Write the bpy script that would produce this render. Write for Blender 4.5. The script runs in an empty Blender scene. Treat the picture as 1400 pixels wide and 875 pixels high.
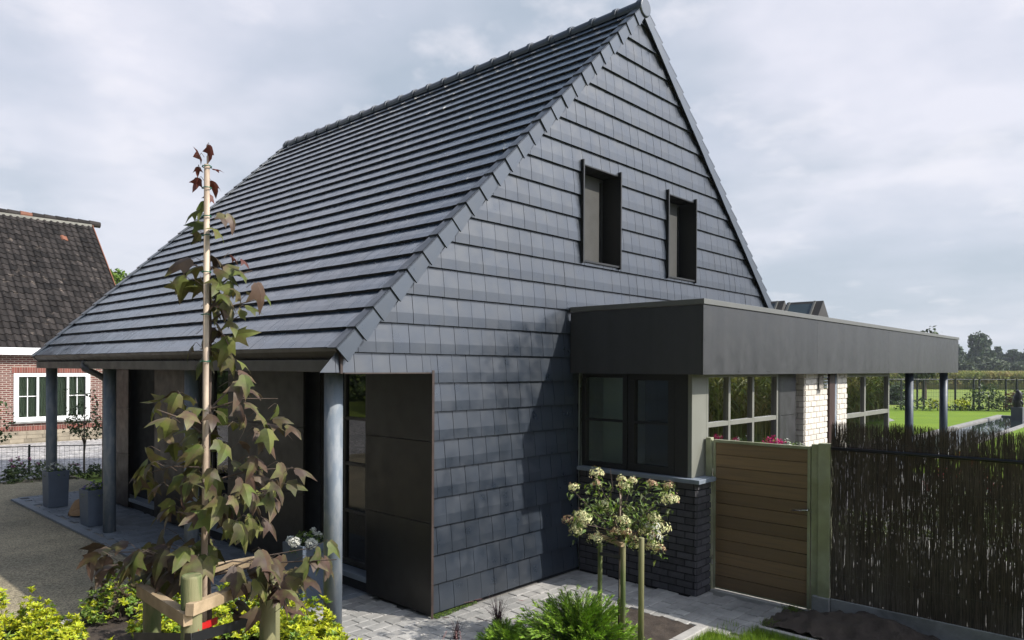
import bpy, bmesh, math, random
from mathutils import Vector, Matrix, noise
R = math.radians
rnd = random.Random(7)
sc = bpy.context.scene
COL = sc.collection

# ------------------------------------------------------------------ camera (solved from the photograph)
CAM = Vector((-4.644, -5.404, 2.45)); FPX = 985.866; W0 = 1400.0
yaw, pit, rol = R(47.312), R(-0.138), R(0.289)
FWD = Vector((math.sin(yaw)*math.cos(pit), math.cos(yaw)*math.cos(pit), math.sin(pit)))
r_ = Vector((math.cos(yaw), -math.sin(yaw), 0)); u_ = r_.cross(FWD)
RGT = r_*math.cos(rol)+u_*math.sin(rol); UPV = -r_*math.sin(rol)+u_*math.cos(rol)
cd = bpy.data.cameras.new('camera'); cam = bpy.data.objects.new('camera', cd); COL.objects.link(cam)
cd.sensor_width = 36; cd.lens = FPX/W0*36; cd.shift_y = 67.516/W0; cd.clip_end = 3000; cd.clip_start = .05
m = Matrix((RGT, UPV, -FWD)).transposed().to_4x4(); m.translation = CAM; cam.matrix_world = m
sc.camera = cam
def ray(u, v): return FWD+RGT*((u-700)/FPX)+UPV*((505.016-v)/FPX)
def at(u, v, t): return CAM+ray(u, v)*t                      # a direction and a distance to a point
def on(u, v, ax, val):
    d = ray(u, v); return CAM+d*((val-CAM[ax])/d[ax])

# ------------------------------------------------------------------ materials
def newmat(name):
    m = bpy.data.materials.new(name); m.use_nodes = True
    nt = m.node_tree; nt.nodes.clear()
    out = nt.nodes.new('ShaderNodeOutputMaterial'); return m, nt, out
def nd(nt, t, **k):
    n = nt.nodes.new(t)
    for a, b in k.items():
        if a in n.inputs.keys() if hasattr(n.inputs, 'keys') else False: n.inputs[a].default_value = b
        else: setattr(n, a, b)
    return n
def setin(n, k, v): n.inputs[k].default_value = v
def mixc(nt, fac, a, b, mode='MIX'):
    n = nt.nodes.new('ShaderNodeMix'); n.data_type = 'RGBA'; n.blend_type = mode
    for s, v in ((n.inputs[0], fac), (n.inputs[6], a), (n.inputs[7], b)):
        if isinstance(v, bpy.types.NodeSocket): nt.links.new(v, s)
        elif isinstance(v, (int, float)): s.default_value = v if s == n.inputs[0] else (v, v, v, 1)
        else: s.default_value = tuple(v)+(1,)
    return n.outputs[2]
def noisef(nt, scale, detail=4, vec=None, rough=.55, lo=0., hi=1., sx=None):
    n = nt.nodes.new('ShaderNodeTexNoise'); setin(n, 'Scale', scale); setin(n, 'Detail', detail); setin(n, 'Roughness', rough)
    if vec is None:
        tc = nt.nodes.new('ShaderNodeTexCoord'); vec = tc.outputs['Object']
    if sx:
        mp = nt.nodes.new('ShaderNodeMapping'); setin(mp, 'Scale', sx); nt.links.new(vec, mp.inputs[0]); vec = mp.outputs[0]
    nt.links.new(vec, n.inputs['Vector'])
    mr = nt.nodes.new('ShaderNodeMapRange'); setin(mr, 1, lo); setin(mr, 2, hi); nt.links.new(n.outputs[0], mr.inputs[0])
    return mr.outputs[0]
def mat(name, c, rough=.6, metal=0., var=0., vs=3., island=0., bump=None, spec=.5, c2=None, c2s=2., c2r=(.45, .6), trans=0., sx=None, hue=0., bsx=None):
    """procedural surface: colour c, mottled with c2, varied by noise and from piece to piece, with a fine bump"""
    m, nt, out = newmat(name)
    b = nt.nodes.new('ShaderNodeBsdfPrincipled'); setin(b, 'Roughness', rough); setin(b, 'Metallic', metal); setin(b, 'Specular IOR Level', spec)
    col = None
    if c2 is not None: col = mixc(nt, noisef(nt, c2s, 5, lo=c2r[0], hi=c2r[1], sx=sx), c, c2)
    else:
        rg = nt.nodes.new('ShaderNodeRGB'); rg.outputs[0].default_value = tuple(c)+(1,); col = rg.outputs[0]
    hv = nt.nodes.new('ShaderNodeHueSaturation'); nt.links.new(col, hv.inputs['Color'])
    acc = None
    def addv(s):
        nonlocal acc
        if acc is None: acc = s
        else:
            a = nt.nodes.new('ShaderNodeMath'); a.operation = 'ADD'; nt.links.new(acc, a.inputs[0]); nt.links.new(s, a.inputs[1]); acc = a.outputs[0]
    if var:
        mr = nt.nodes.new('ShaderNodeMapRange'); setin(mr, 1, .25); setin(mr, 2, .75); setin(mr, 3, -var); setin(mr, 4, var)
        nt.links.new(noisef(nt, vs, 6, sx=sx), mr.inputs[0]); addv(mr.outputs[0])
    if island:
        g = nt.nodes.new('ShaderNodeNewGeometry')
        mr = nt.nodes.new('ShaderNodeMapRange'); setin(mr, 3, -island); setin(mr, 4, island)
        nt.links.new(g.outputs['Random Per Island'], mr.inputs[0]); addv(mr.outputs[0])
        if hue:
            mh = nt.nodes.new('ShaderNodeMapRange'); setin(mh, 3, .5-hue); setin(mh, 4, .5+hue)
            f = nt.nodes.new('ShaderNodeMath'); f.operation = 'MULTIPLY'; f.inputs[1].default_value = 7.31
            f2 = nt.nodes.new('ShaderNodeMath'); f2.operation = 'FRACT'
            nt.links.new(g.outputs['Random Per Island'], f.inputs[0]); nt.links.new(f.outputs[0], f2.inputs[0]); nt.links.new(f2.outputs[0], mh.inputs[0])
            nt.links.new(mh.outputs[0], hv.inputs['Hue'])
    if acc is not None:
        a = nt.nodes.new('ShaderNodeMath'); a.operation = 'ADD'; a.inputs[1].default_value = 1; nt.links.new(acc, a.inputs[0]); nt.links.new(a.outputs[0], hv.inputs['Value'])
    nt.links.new(hv.outputs[0], b.inputs['Base Color'])
    if rough < .95:
        mr = nt.nodes.new('ShaderNodeMapRange'); setin(mr, 3, max(0.02, rough-.1)); setin(mr, 4, min(1, rough+.1))
        nt.links.new(noisef(nt, 6, 5, lo=.3, hi=.7), mr.inputs[0]); nt.links.new(mr.outputs[0], b.inputs['Roughness'])
    if bump:
        bs, st = bump
        bn = nt.nodes.new('ShaderNodeBump'); setin(bn, 'Strength', st); setin(bn, 'Distance', .01)
        nt.links.new(noisef(nt, bs, 6, rough=.65, sx=bsx), bn.inputs['Height']); nt.links.new(bn.outputs[0], b.inputs['Normal'])
    if trans:
        t = nt.nodes.new('ShaderNodeBsdfTranslucent'); nt.links.new(hv.outputs[0], t.inputs[0])
        mx = nt.nodes.new('ShaderNodeMixShader'); mx.inputs[0].default_value = trans
        nt.links.new(b.outputs[0], mx.inputs[1]); nt.links.new(t.outputs[0], mx.inputs[2]); nt.links.new(mx.outputs[0], out.inputs[0])
    else: nt.links.new(b.outputs[0], out.inputs[0])
    return m
def glassmat(name, tint=(.55, .62, .6), refl=1.0):
    m, nt, out = newmat(name)
    t = nt.nodes.new('ShaderNodeBsdfTransparent'); t.inputs[0].default_value = tint+(1,)
    g = nt.nodes.new('ShaderNodeBsdfGlossy'); setin(g, 'Roughness', .01)
    fr = nt.nodes.new('ShaderNodeFresnel'); setin(fr, 'IOR', 1.6)
    mm = nt.nodes.new('ShaderNodeMath'); mm.operation = 'MULTIPLY'; mm.inputs[1].default_value = 1.5*refl; nt.links.new(fr.outputs[0], mm.inputs[0])
    mx = nt.nodes.new('ShaderNodeMixShader'); nt.links.new(mm.outputs[0], mx.inputs[0]); nt.links.new(t.outputs[0], mx.inputs[1]); nt.links.new(g.outputs[0], mx.inputs[2])
    nt.links.new(mx.outputs[0], out.inputs[0]); return m
def brickmat(name, c1, c2, mortar, bw=.21, bh=.065, ms=.012):
    m, nt, out = newmat(name)
    tc = nt.nodes.new('ShaderNodeTexCoord'); sp = nt.nodes.new('ShaderNodeSeparateXYZ'); nt.links.new(tc.outputs['Object'], sp.inputs[0])
    ad = nt.nodes.new('ShaderNodeMath'); nt.links.new(sp.outputs[0], ad.inputs[0]); nt.links.new(sp.outputs[1], ad.inputs[1])
    cb = nt.nodes.new('ShaderNodeCombineXYZ'); nt.links.new(ad.outputs[0], cb.inputs[0]); nt.links.new(sp.outputs[2], cb.inputs[1])
    br = nt.nodes.new('ShaderNodeTexBrick'); nt.links.new(cb.outputs[0], br.inputs['Vector'])
    for k, v in (('Scale', 1), ('Mortar Size', ms), ('Brick Width', bw), ('Row Height', bh), ('Bias', 0.), ('Mortar Smooth', .1)): setin(br, k, v)
    setin(br, 'Color1', c1+(1,)); setin(br, 'Color2', c2+(1,)); setin(br, 'Mortar', mortar+(1,))
    b = nt.nodes.new('ShaderNodeBsdfPrincipled'); setin(b, 'Roughness', .85)
    nt.links.new(mixc(nt, noisef(nt, 1.3, 5, lo=.35, hi=.75), br.outputs[0], mixc(nt, .35, br.outputs[0], (.03, .02, .02))), b.inputs[0])
    bn = nt.nodes.new('ShaderNodeBump'); setin(bn, 'Strength', .6); setin(bn, 'Distance', .01); bn.invert = True
    nt.links.new(br.outputs[1], bn.inputs['Height']); nt.links.new(bn.outputs[0], b.inputs['Normal'])
    nt.links.new(b.outputs[0], out.inputs[0]); return m

M = {}
M['tile'] = mat('glazed_slate_tile', (.017, .0235, .034), .36, island=.1, var=.2, vs=3.2, sx=(1.6, 1, .35), bump=(7, .1), spec=1.)
M['rooftile'] = mat('glazed_roof_tile', (.024, .044, .07), .2, island=.2, var=.25, vs=2.2, bump=(7, .1), spec=1.)
[setin(n, 'IOR', 1.95) for n in M['rooftile'].node_tree.nodes if n.type == 'BSDF_PRINCIPLED']
M['verge'] = mat('glazed_verge_tile', (.03, .04, .054), .34, island=.14, bump=(9, .08), spec=1.)
M['backing_edgeshade'] = mat('dark_backing_and_edge_shade', (.012, .012, .014), .9)  # dark backing behind the tiles; also paints shade on roof tile edges
M['zinc'] = mat('weathered_brown_zinc', (.045, .04, .034), .5, var=.25, vs=2, bump=(30, .05))
M['fascia'] = mat('anthracite_fascia_panel', (.026, .026, .026), .48, spec=.8, var=.3, vs=2.6, sx=(2, 2, .25), island=.2, bump=(60, .04))
M['coping'] = mat('grey_coping_metal', (.13, .13, .12), .45, var=.08)
M['panel'] = mat('brown_black_laminate', (.009, .0075, .006), .42, var=.15, vs=1.2, bump=(120, .03), spec=.4)
M['frame'] = mat('black_window_frame', (.014, .014, .013), .45, var=.1)
M['copper'] = mat('brown_edge_trim', (.05, .034, .028), .45, var=.2, vs=8)
M['framelight'] = mat('pale_grey_window_frame', (.2, .2, .17), .5, var=.08)
M['rustpost'] = mat('dark_rust_post', (.045, .022, .017), .6, var=.2)
M['darkin'] = mat('dark_interior', (.02, .022, .026), .9)
M['soffit'] = mat('dark_soffit_board', (.018, .016, .014), .8)
M['steel'] = mat('blue_grey_steel', (.15, .18, .215), .68, metal=0., var=.22, vs=5, c2=(.22, .24, .26), c2s=14, bump=(60, .06), sx=(1, 1, .35))
M['steeldark'] = mat('dark_blue_steel', (.035, .05, .075), .5, var=.15)
M['sill'] = mat('blue_stone_sill', (.2, .23, .27), .55, var=.12, vs=12)
M['brickdark'] = mat('anthracite_brick', (.06, .057, .064), .75, island=.3, var=.2, vs=14, bump=(60, .6))
M['mortdark'] = mat('dark_mortar', (.012, .012, .013), .95)
M['brickpale'] = mat('pale_brick', (.66, .61, .53), .85, island=.1, var=.1, vs=10, bump=(50, .4))
M['mortpale'] = mat('pale_mortar', (.56, .52, .46), .95)
M['paver'] = mat('grey_tumbled_paver', (.36, .345, .32), .8, island=.16, var=.16, vs=9, bump=(40, .5), c2=(.24, .235, .22), c2s=1.6, c2r=(.42, .66))
M['paverblue'] = mat('blue_stone_paver', (.17, .19, .21), .75, island=.14, var=.2, vs=6, bump=(30, .4))
M['joint'] = mat('sandy_joint', (.2, .19, .17), .95, var=.2, vs=20)
M['kerb'] = mat('pale_kerb_stone', (.4, .38, .35), .85, var=.14, vs=9, bump=(50, .4), island=.08)
M['concrete'] = mat('concrete', (.3, .3, .29), .85, var=.18, vs=5, bump=(60, .35), c2=(.2, .2, .19), c2s=3)
M['soil'] = mat('brown_soil', (.06, .045, .034), .95, var=.35, vs=18, bump=(45, 1.0), c2=(.045, .033, .025), c2s=9)
M['woodgate'] = mat('brown_hardwood_board', (.25, .155, .075), .55, island=.3, var=.22, vs=3, sx=(1, .6, 14), c2=(.12, .08, .045), c2s=3, c2r=(.3, .75), bump=(14, .25), bsx=(1, 1, 12))
M['postgreen'] = mat('galvanised_olive_post', (.27, .28, .17), .45, metal=.1, var=.25, vs=5, c2=(.33, .34, .23), c2s=3, bump=(50, .05))
M['chrome'] = mat('brushed_steel', (.5, .5, .5), .25, metal=1.)
M['reed'] = mat('dark_heather_twig', (.075, .054, .04), .8, island=.6, c2=(.15, .12, .1), c2s=1.2, c2r=(.4, .7))
M['blackpole'] = mat('black_pipe', (.008, .008, .01), .4)
M['strap'] = mat('black_strap', (.01, .01, .012), .5)
M['red'] = mat('red_tie', (.6, .012, .015), .5)
M['greentie'] = mat('green_tie', (.01, .12, .07), .5)
M['stake'] = mat('green_treated_stake', (.2, .19, .09), .75, var=.3, vs=5, sx=(1, 1, .15), c2=(.09, .12, .04), c2s=9, c2r=(.46, .56), bump=(20, .8), bsx=(1, 1, .12))
M['rail'] = mat('pale_sawn_rail', (.42, .31, .19), .75, var=.2, vs=6, c2=(.3, .22, .13), c2s=5, bump=(30, .4))
M['cane'] = mat('weathered_cane', (.5, .4, .3), .6, var=.3, vs=9, c2=(.3, .22, .16), c2s=8, sx=(1, 1, .3))
M['bark'] = mat('brown_bark', (.09, .065, .05), .85, var=.3, vs=12, bump=(30, .7))
M['leafgreen'] = mat('olive_leaf', (.1, .115, .025), .55, spec=.3, island=.45, hue=.025, var=.25, vs=25, c2=(.12, .08, .05), c2s=9, c2r=(.45, .7), trans=.22)
M['leafbrown'] = mat('bronze_leaf', (.08, .052, .034), .55, spec=.3, island=.45, hue=.02, var=.2, vs=25, c2=(.12, .125, .04), c2s=9, c2r=(.5, .72), trans=.2)
M['leafred'] = mat('red_young_leaf', (.13, .035, .025), .5, spec=.3, island=.35, trans=.25, c2=(.12, .04, .03), c2s=12)
M['yellowleaf'] = mat('yellow_green_leaf', (.44, .48, .02), .5, island=.35, hue=.02, var=.15, vs=4, trans=.3)
M['limeleaf'] = mat('mid_green_leaf', (.16, .25, .03), .5, island=.4, hue=.02, trans=.3)
M['darkleaf'] = mat('dark_green_leaf', (.05, .085, .022), .5, island=.45, hue=.02, trans=.25)
M['hydleaf'] = mat('hydrangea_leaf', (.11, .15, .035), .5, island=.45, hue=.02, trans=.25)
M['floret'] = mat('cream_floret', (.72, .7, .38), .7, island=.2, hue=.02, trans=.2)
M['floretpink'] = mat('pinkish_floret', (.48, .3, .19), .7, island=.25, trans=.2)
M['floretwhite'] = mat('white_floret', (.8, .8, .74), .7, island=.1, trans=.2)
M['juniper'] = mat('juniper_needle', (.24, .4, .03), .6, island=.4, hue=.02, trans=.2)
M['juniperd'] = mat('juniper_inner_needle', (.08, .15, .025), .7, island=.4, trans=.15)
M['purple'] = mat('purple_blade', (.07, .028, .032), .5, island=.4, trans=.2)
M['plume'] = mat('pink_plume', (.3, .17, .16), .8, island=.2, trans=.2)
M['magenta'] = mat('magenta_petal', (.6, .02, .2), .6, island=.3, trans=.2)
M['redpetal'] = mat('red_petal', (.55, .02, .02), .6, island=.35, trans=.2)
M['violet'] = mat('violet_petal', (.12, .08, .4), .6, island=.3, trans=.2)
M['pinkpetal'] = mat('pink_petal', (.5, .15, .33), .6, island=.3, trans=.2)
M['planter'] = mat('blue_grey_planter', (.1, .125, .165), .6, var=.12, vs=6, bump=(70, .1))
M['terracotta'] = mat('dry_tan_shell', (.33, .2, .1), .8, var=.2, vs=20)
M['white'] = mat('white_painted_frame', (.78, .78, .76), .45, var=.04)
M['brickred'] = brickmat('red_brick', (.2, .062, .045), (.13, .045, .038), (.42, .36, .3))
M['soldier'] = mat('red_soldier_brick', (.19, .06, .045), .85, island=.3)
M['mortred'] = mat('buff_mortar', (.4, .34, .28), .95)
M['stone'] = mat('rubble_stone', (.27, .23, .17), .9, island=.3, var=.2, vs=5, bump=(20, .6))
M['pantile'] = mat('old_black_pantile', (.026, .022, .02), .8, spec=.2, island=.5, var=.3, vs=3, c2=(.11, .09, .075), c2s=5, c2r=(.62, .72), bump=(30, .4))
M['pantilered'] = mat('orange_pantile', (.2, .08, .045), .8, island=.2)
M['lime'] = mat('lime_bedding', (.24, .23, .2), .9, var=.3, vs=6)
M['curtain'] = mat('cream_curtain', (.75, .74, .55), .85, var=.25, vs=3, sx=(6, 6, .2))
M['roomwall'] = mat('pale_room_wall', (.88, .92, .86), .9)
M['roomfloor'] = mat('pale_room_floor', (.6, .57, .5), .5)
M['cabinet'] = mat('dark_cabinet', (.03, .032, .045), .4)
M['rollblind'] = mat('grey_roller_blind', (.05, .049, .045), .8, bump=(150, .1))
M['bronze'] = mat('dark_bronze', (.012, .012, .015), .4, metal=.4, bump=(15, .4))
M['wire'] = mat('dark_fence_wire', (.015, .02, .018), .6)
M['plinth'] = mat('grey_stone_plinth', (.1, .105, .12), .7, var=.1)
M['farleaf'] = mat('far_tree_leaf', (.05, .078, .03), .7, island=.45, hue=.015, trans=.15)
M['farleaf2'] = mat('far_willow_leaf', (.085, .11, .05), .7, island=.4, hue=.015, trans=.15)
M['corn'] = mat('corn_leaf', (.22, .25, .05), .7, island=.4, hue=.03, trans=.4, c2=(.34, .28, .09), c2s=.4)
M['grassblade'] = mat('lawn_blade', (.18, .28, .02), .6, island=.4, hue=.02, trans=.25)
M['glass'] = glassmat('window_glass', (.82, .88, .85))
M['mirrorglass'] = glassmat('reflective_glass', (.8, .85, .82), 4.)
M['glassdark'] = glassmat('tinted_glass', (.3, .34, .34), .8)

def groundmat(name, c, c2, s, bumpst, fine, var=.2, rough=.95, stones=None):
    m, nt, out = newmat(name)
    b = nt.nodes.new('ShaderNodeBsdfPrincipled'); setin(b, 'Roughness', rough); setin(b, 'Specular IOR Level', .25)
    base = mixc(nt, noisef(nt, s, 6, lo=.38, hi=.62), c, c2)
    hv = nt.nodes.new('ShaderNodeHueSaturation'); nt.links.new(base, hv.inputs['Color'])
    if stones:
        tc = nt.nodes.new('ShaderNodeTexCoord')
        v = nt.nodes.new('ShaderNodeTexVoronoi'); setin(v, 'Scale', stones); nt.links.new(tc.outputs['Object'], v.inputs['Vector'])
        sp = nt.nodes.new('ShaderNodeSeparateColor'); nt.links.new(v.outputs['Color'], sp.inputs[0])
        mr = nt.nodes.new('ShaderNodeMapRange'); setin(mr, 3, 1-var*1.6); setin(mr, 4, 1+var*1.6); nt.links.new(sp.outputs[0], mr.inputs[0]); nt.links.new(mr.outputs[0], hv.inputs['Value'])
        hgt = v.outputs['Distance']
    else:
        mr = nt.nodes.new('ShaderNodeMapRange'); setin(mr, 3, 1-var); setin(mr, 4, 1+var); nt.links.new(noisef(nt, fine, 6, rough=.7, lo=.3, hi=.7), mr.inputs[0]); nt.links.new(mr.outputs[0], hv.inputs['Value'])
        hgt = noisef(nt, fine, 6, rough=.7)
    bn = nt.nodes.new('ShaderNodeBump'); setin(bn, 'Strength', bumpst); setin(bn, 'Distance', .01); nt.links.new(hgt, bn.inputs['Height'])
    if stones: bn.invert = True
    nt.links.new(hv.outputs[0], b.inputs[0]); nt.links.new(bn.outputs[0], b.inputs['Normal']); nt.links.new(b.outputs[0], out.inputs[0]); return m
M['gravel'] = groundmat('compacted_gravel', (.34, .29, .195), (.21, .185, .13), .7, .8, 60, .3, stones=75)
M['gravelgrey'] = groundmat('grey_gravel', (.42, .4, .38), (.3, .29, .29), 1.2, .8, 30, .35, stones=20)
M['meadow'] = groundmat('meadow_grass', (.2, .25, .03), (.16, .22, .035), .12, .6, 5, .22)
M['lawn'] = groundmat('mown_lawn', (.15, .23, .01), (.12, .2, .01), .5, .6, 25, .18)
M['terrace'] = groundmat('pale_terrace', (.3, .29, .27), (.25, .245, .235), 1.5, .3, 20, .12)
def watermat():
    m, nt, out = newmat('pond_water'); b = nt.nodes.new('ShaderNodeBsdfPrincipled')
    setin(b, 'Base Color', (.02, .03, .03, 1)); setin(b, 'Roughness', .04); setin(b, 'IOR', 1.33); setin(b, 'Specular IOR Level', 1.)
    bn = nt.nodes.new('ShaderNodeBump'); setin(bn, 'Strength', .08); nt.links.new(noisef(nt, 3), bn.inputs['Height']); nt.links.new(bn.outputs[0], b.inputs['Normal'])
    nt.links.new(b.outputs[0], out.inputs[0]); return m
M['water'] = watermat()

# ------------------------------------------------------------------ mesh building
class MB:
    def __init__(s): s.v = []; s.f = []; s.m = []
    def add(s, vs, fs, mi=0):
        o = len(s.v); s.v += [Vector(v) for v in vs]; s.f += [tuple(o+i for i in f) for f in fs]; s.m += [mi]*len(fs); return s
    def box(s, a, b, mi=0):
        x0, y0, z0 = a; x1, y1, z1 = b
        return s.add([(x0, y0, z0), (x1, y0, z0), (x1, y1, z0), (x0, y1, z0), (x0, y0, z1), (x1, y0, z1), (x1, y1, z1), (x0, y1, z1)],
                     [(0, 3, 2, 1), (4, 5, 6, 7), (0, 1, 5, 4), (1, 2, 6, 5), (2, 3, 7, 6), (3, 0, 4, 7)], mi)
    def beam(s, p, q, w, h, mi=0, up=(0, 0, 1)):
        p, q = Vector(p), Vector(q); d = (q-p).normalized(); a = d.cross(Vector(up)).normalized()*w/2; b = a.cross(d).normalized()*h/2
        vs = [p-a-b, p+a-b, p+a+b, p-a+b, q-a-b, q+a-b, q+a+b, q-a+b]
        return s.add(vs, [(0, 1, 2, 3), (7, 6, 5, 4), (0, 4, 5, 1), (1, 5, 6, 2), (2, 6, 7, 3), (3, 7, 4, 0)], mi)
    def tube(s, pts, rs, n=8, mi=0, cap=True):
        pts = [Vector(p) for p in pts]
        if not hasattr(rs, '__len__'): rs = [rs]*len(pts)
        o = len(s.v); prev = None
        for i, p in enumerate(pts):
            d = (pts[min(i+1, len(pts)-1)]-pts[max(i-1, 0)]).normalized()
            ref = Vector((0, 0, 1)) if abs(d.z) < .9 else Vector((1, 0, 0))
            a = d.cross(ref).normalized() if prev is None else (prev-d*prev.dot(d)).normalized()
            prev = a; b = d.cross(a)
            for k in range(n):
                t = 2*math.pi*k/n; s.v.append(p+(a*math.cos(t)+b*math.sin(t))*rs[i])
        for i in range(len(pts)-1):
            for k in range(n):
                k2 = (k+1) % n; s.f.append((o+i*n+k, o+i*n+k2, o+(i+1)*n+k2, o+(i+1)*n+k)); s.m.append(mi)
        if cap:
            s.f.append(tuple(o+k for k in range(n))[::-1]); s.m.append(mi)
            s.f.append(tuple(o+(len(pts)-1)*n+k for k in range(n))); s.m.append(mi)
        return s
    def leaf(s, p, d, nrm, L, Wd, mi=0, droop=.25):
        """a folded leaf of four faces"""
        d = d.normalized(); a = d.cross(nrm)
        if a.length < 1e-4: a = d.cross(Vector((.3, .5, .8)))
        a.normalize(); n = a.cross(d)
        m1 = p+d*L*.5+n*L*.04; t = p+d*L-n*L*droop
        return s.add([p, m1-a*Wd/2+n*Wd*.18, m1-n*0., m1+a*Wd/2+n*Wd*.18, t], [(0, 1, 2), (0, 2, 3), (1, 4, 2), (2, 4, 3)], mi)
    def build(s, name, mats, parent=None, smooth=False, bevel=0, bisect=None, weld=False):
        off = rootloc(parent) if parent else Vector((0, 0, 0))
        me = bpy.data.meshes.new(name); me.from_pydata([v-off for v in s.v], [], s.f)
        if not isinstance(mats, (list, tuple)): mats = [mats]
        for k in mats: me.materials.append(M[k] if isinstance(k, str) else k)
        me.polygons.foreach_set('material_index', s.m)
        if bisect or weld:
            bm = bmesh.new(); bm.from_mesh(me)
            if weld: bmesh.ops.remove_doubles(bm, verts=bm.verts, dist=1e-5)
            for co, no in (bisect or []):
                bmesh.ops.bisect_plane(bm, geom=bm.verts[:]+bm.edges[:]+bm.faces[:], plane_co=Vector(co)-off, plane_no=no, clear_outer=True)
            bm.to_mesh(me); bm.free()
        if smooth: me.polygons.foreach_set('use_smooth', [True]*len(me.polygons))
        me.update()
        o = bpy.data.objects.new(name, me); COL.objects.link(o)
        if parent: o.parent = parent
        if bevel:
            b = o.modifiers.new('bevel', 'BEVEL'); b.width = bevel; b.segments = 2; b.limit_method = 'ANGLE'
        return o
def rootloc(o):
    while o.parent: o = o.parent
    return Vector(o['loc0']) if 'loc0' in o else Vector((0, 0, 0))
def thing(name, label, cat, loc=(0, 0, 0), group=None):
    o = bpy.data.objects.new(name, None); COL.objects.link(o); o.location = loc; o['loc0'] = tuple(loc); o.empty_display_size = .2
    o['label'] = label; o['category'] = cat
    if group: o['group'] = group
    return o
def tag(o, label, cat, group=None, kind=None):
    o['label'] = label; o['category'] = cat
    if group: o['group'] = group
    if kind: o['kind'] = kind
    return o
def struct(o): o['kind'] = 'structure'; return o
def dup(root, loc, rz, label, group=None, scale=1):
    r = root.copy(); COL.objects.link(r); r.location = loc; r.rotation_euler = (0, 0, rz); r.scale = (scale,)*3; r['label'] = label
    if group: r['group'] = group
    for ch in list(root.children):
        c = ch.copy(); COL.objects.link(c); c.parent = r
        for g in list(ch.children):
            d = g.copy(); COL.objects.link(d); d.parent = c
    return r
def rv(a=1.): return Vector((rnd.uniform(-a, a), rnd.uniform(-a, a), rnd.uniform(-a, a)))
def rdir():
    while True:
        v = rv()
        if .05 < v.length < 1: return v.normalized()

# ------------------------------------------------------------------ world and sun
SD = Vector((.854, -1.796, 1.616)).normalized()
w = bpy.data.worlds.new('World'); sc.world = w; w.use_nodes = True; nt = w.node_tree; nt.nodes.clear()
wo = nt.nodes.new('ShaderNodeOutputWorld')
sk = nt.nodes.new('ShaderNodeTexSky'); sk.sky_type = 'NISHITA'; sk.sun_disc = False
sk.sun_elevation = math.asin(SD.z); sk.sun_rotation = math.atan2(SD.x, SD.y); sk.dust_density = 2.5
bg1 = nt.nodes.new('ShaderNodeBackground'); nt.links.new(sk.outputs[0], bg1.inputs[0]); bg1.inputs[1].default_value = .1
tc = nt.nodes.new('ShaderNodeTexCoord')
sep = nt.nodes.new('ShaderNodeSeparateXYZ'); nt.links.new(tc.outputs['Generated'], sep.inputs[0])
zz = nt.nodes.new('ShaderNodeMath'); zz.operation = 'MAXIMUM'; zz.inputs[1].default_value = 0; nt.links.new(sep.outputs[2], zz.inputs[0])
za_ = nt.nodes.new('ShaderNodeMath'); za_.operation = 'ADD'; za_.inputs[1].default_value = .22; nt.links.new(zz.outputs[0], za_.inputs[0])
dv = nt.nodes.new('ShaderNodeVectorMath'); dv.operation = 'DIVIDE'; nt.links.new(tc.outputs['Generated'], dv.inputs[0])
cz = nt.nodes.new('ShaderNodeCombineXYZ')
for i in range(3): nt.links.new(za_.outputs[0], cz.inputs[i])
nt.links.new(cz.outputs[0], dv.inputs[1])
cl1 = noisef(nt, 1.7, 7, dv.outputs[0], rough=.5, lo=.36, hi=.58)
cl2 = noisef(nt, 1.1, 5, dv.outputs[0], rough=.5, lo=.38, hi=.58, sx=(1.3, 1, 1))
ccol = mixc(nt, cl1, (.62, .66, .77), (.83, .83, .92))
ccol = mixc(nt, cl2, (.46, .53, .63), ccol)
cl3 = noisef(nt, 3.2, 6, dv.outputs[0], rough=.55, lo=.54, hi=.70)
cl3m = nt.nodes.new('ShaderNodeMath'); cl3m.operation = 'MULTIPLY'; cl3m.inputs[1].default_value = .7; nt.links.new(cl3, cl3m.inputs[0])
ccol = mixc(nt, cl3m.outputs[0], ccol, (.93, .91, .97))
hz = nt.nodes.new('ShaderNodeMapRange'); setin(hz, 1, .0); setin(hz, 2, .35); setin(hz, 3, .55); setin(hz, 4, 0.); nt.links.new(zz.outputs[0], hz.inputs[0])
ccol = mixc(nt, hz.outputs[0], ccol, (.62, .68, .75))
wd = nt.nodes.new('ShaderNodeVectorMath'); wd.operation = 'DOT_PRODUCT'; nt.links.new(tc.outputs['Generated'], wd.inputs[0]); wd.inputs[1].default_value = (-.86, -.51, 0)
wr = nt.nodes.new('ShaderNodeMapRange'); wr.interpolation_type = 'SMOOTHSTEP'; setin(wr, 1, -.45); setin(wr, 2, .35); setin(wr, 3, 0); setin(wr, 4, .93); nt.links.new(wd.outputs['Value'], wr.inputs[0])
ccol = mixc(nt, wr.outputs[0], ccol, (.07, .095, .14))  # dark bank added outside the view to cut ambient light on shaded faces
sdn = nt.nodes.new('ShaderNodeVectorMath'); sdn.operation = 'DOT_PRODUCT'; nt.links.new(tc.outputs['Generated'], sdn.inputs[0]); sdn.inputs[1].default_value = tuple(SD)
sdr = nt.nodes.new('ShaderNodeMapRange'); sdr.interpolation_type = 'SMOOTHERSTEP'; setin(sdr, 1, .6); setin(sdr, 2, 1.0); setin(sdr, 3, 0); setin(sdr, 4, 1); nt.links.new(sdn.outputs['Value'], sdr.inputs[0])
zr_ = nt.nodes.new('ShaderNodeMapRange'); zr_.interpolation_type = 'SMOOTHSTEP'; setin(zr_, 1, .5); setin(zr_, 2, .8); setin(zr_, 3, 0); setin(zr_, 4, .85); nt.links.new(zz.outputs[0], zr_.inputs[0])
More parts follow.
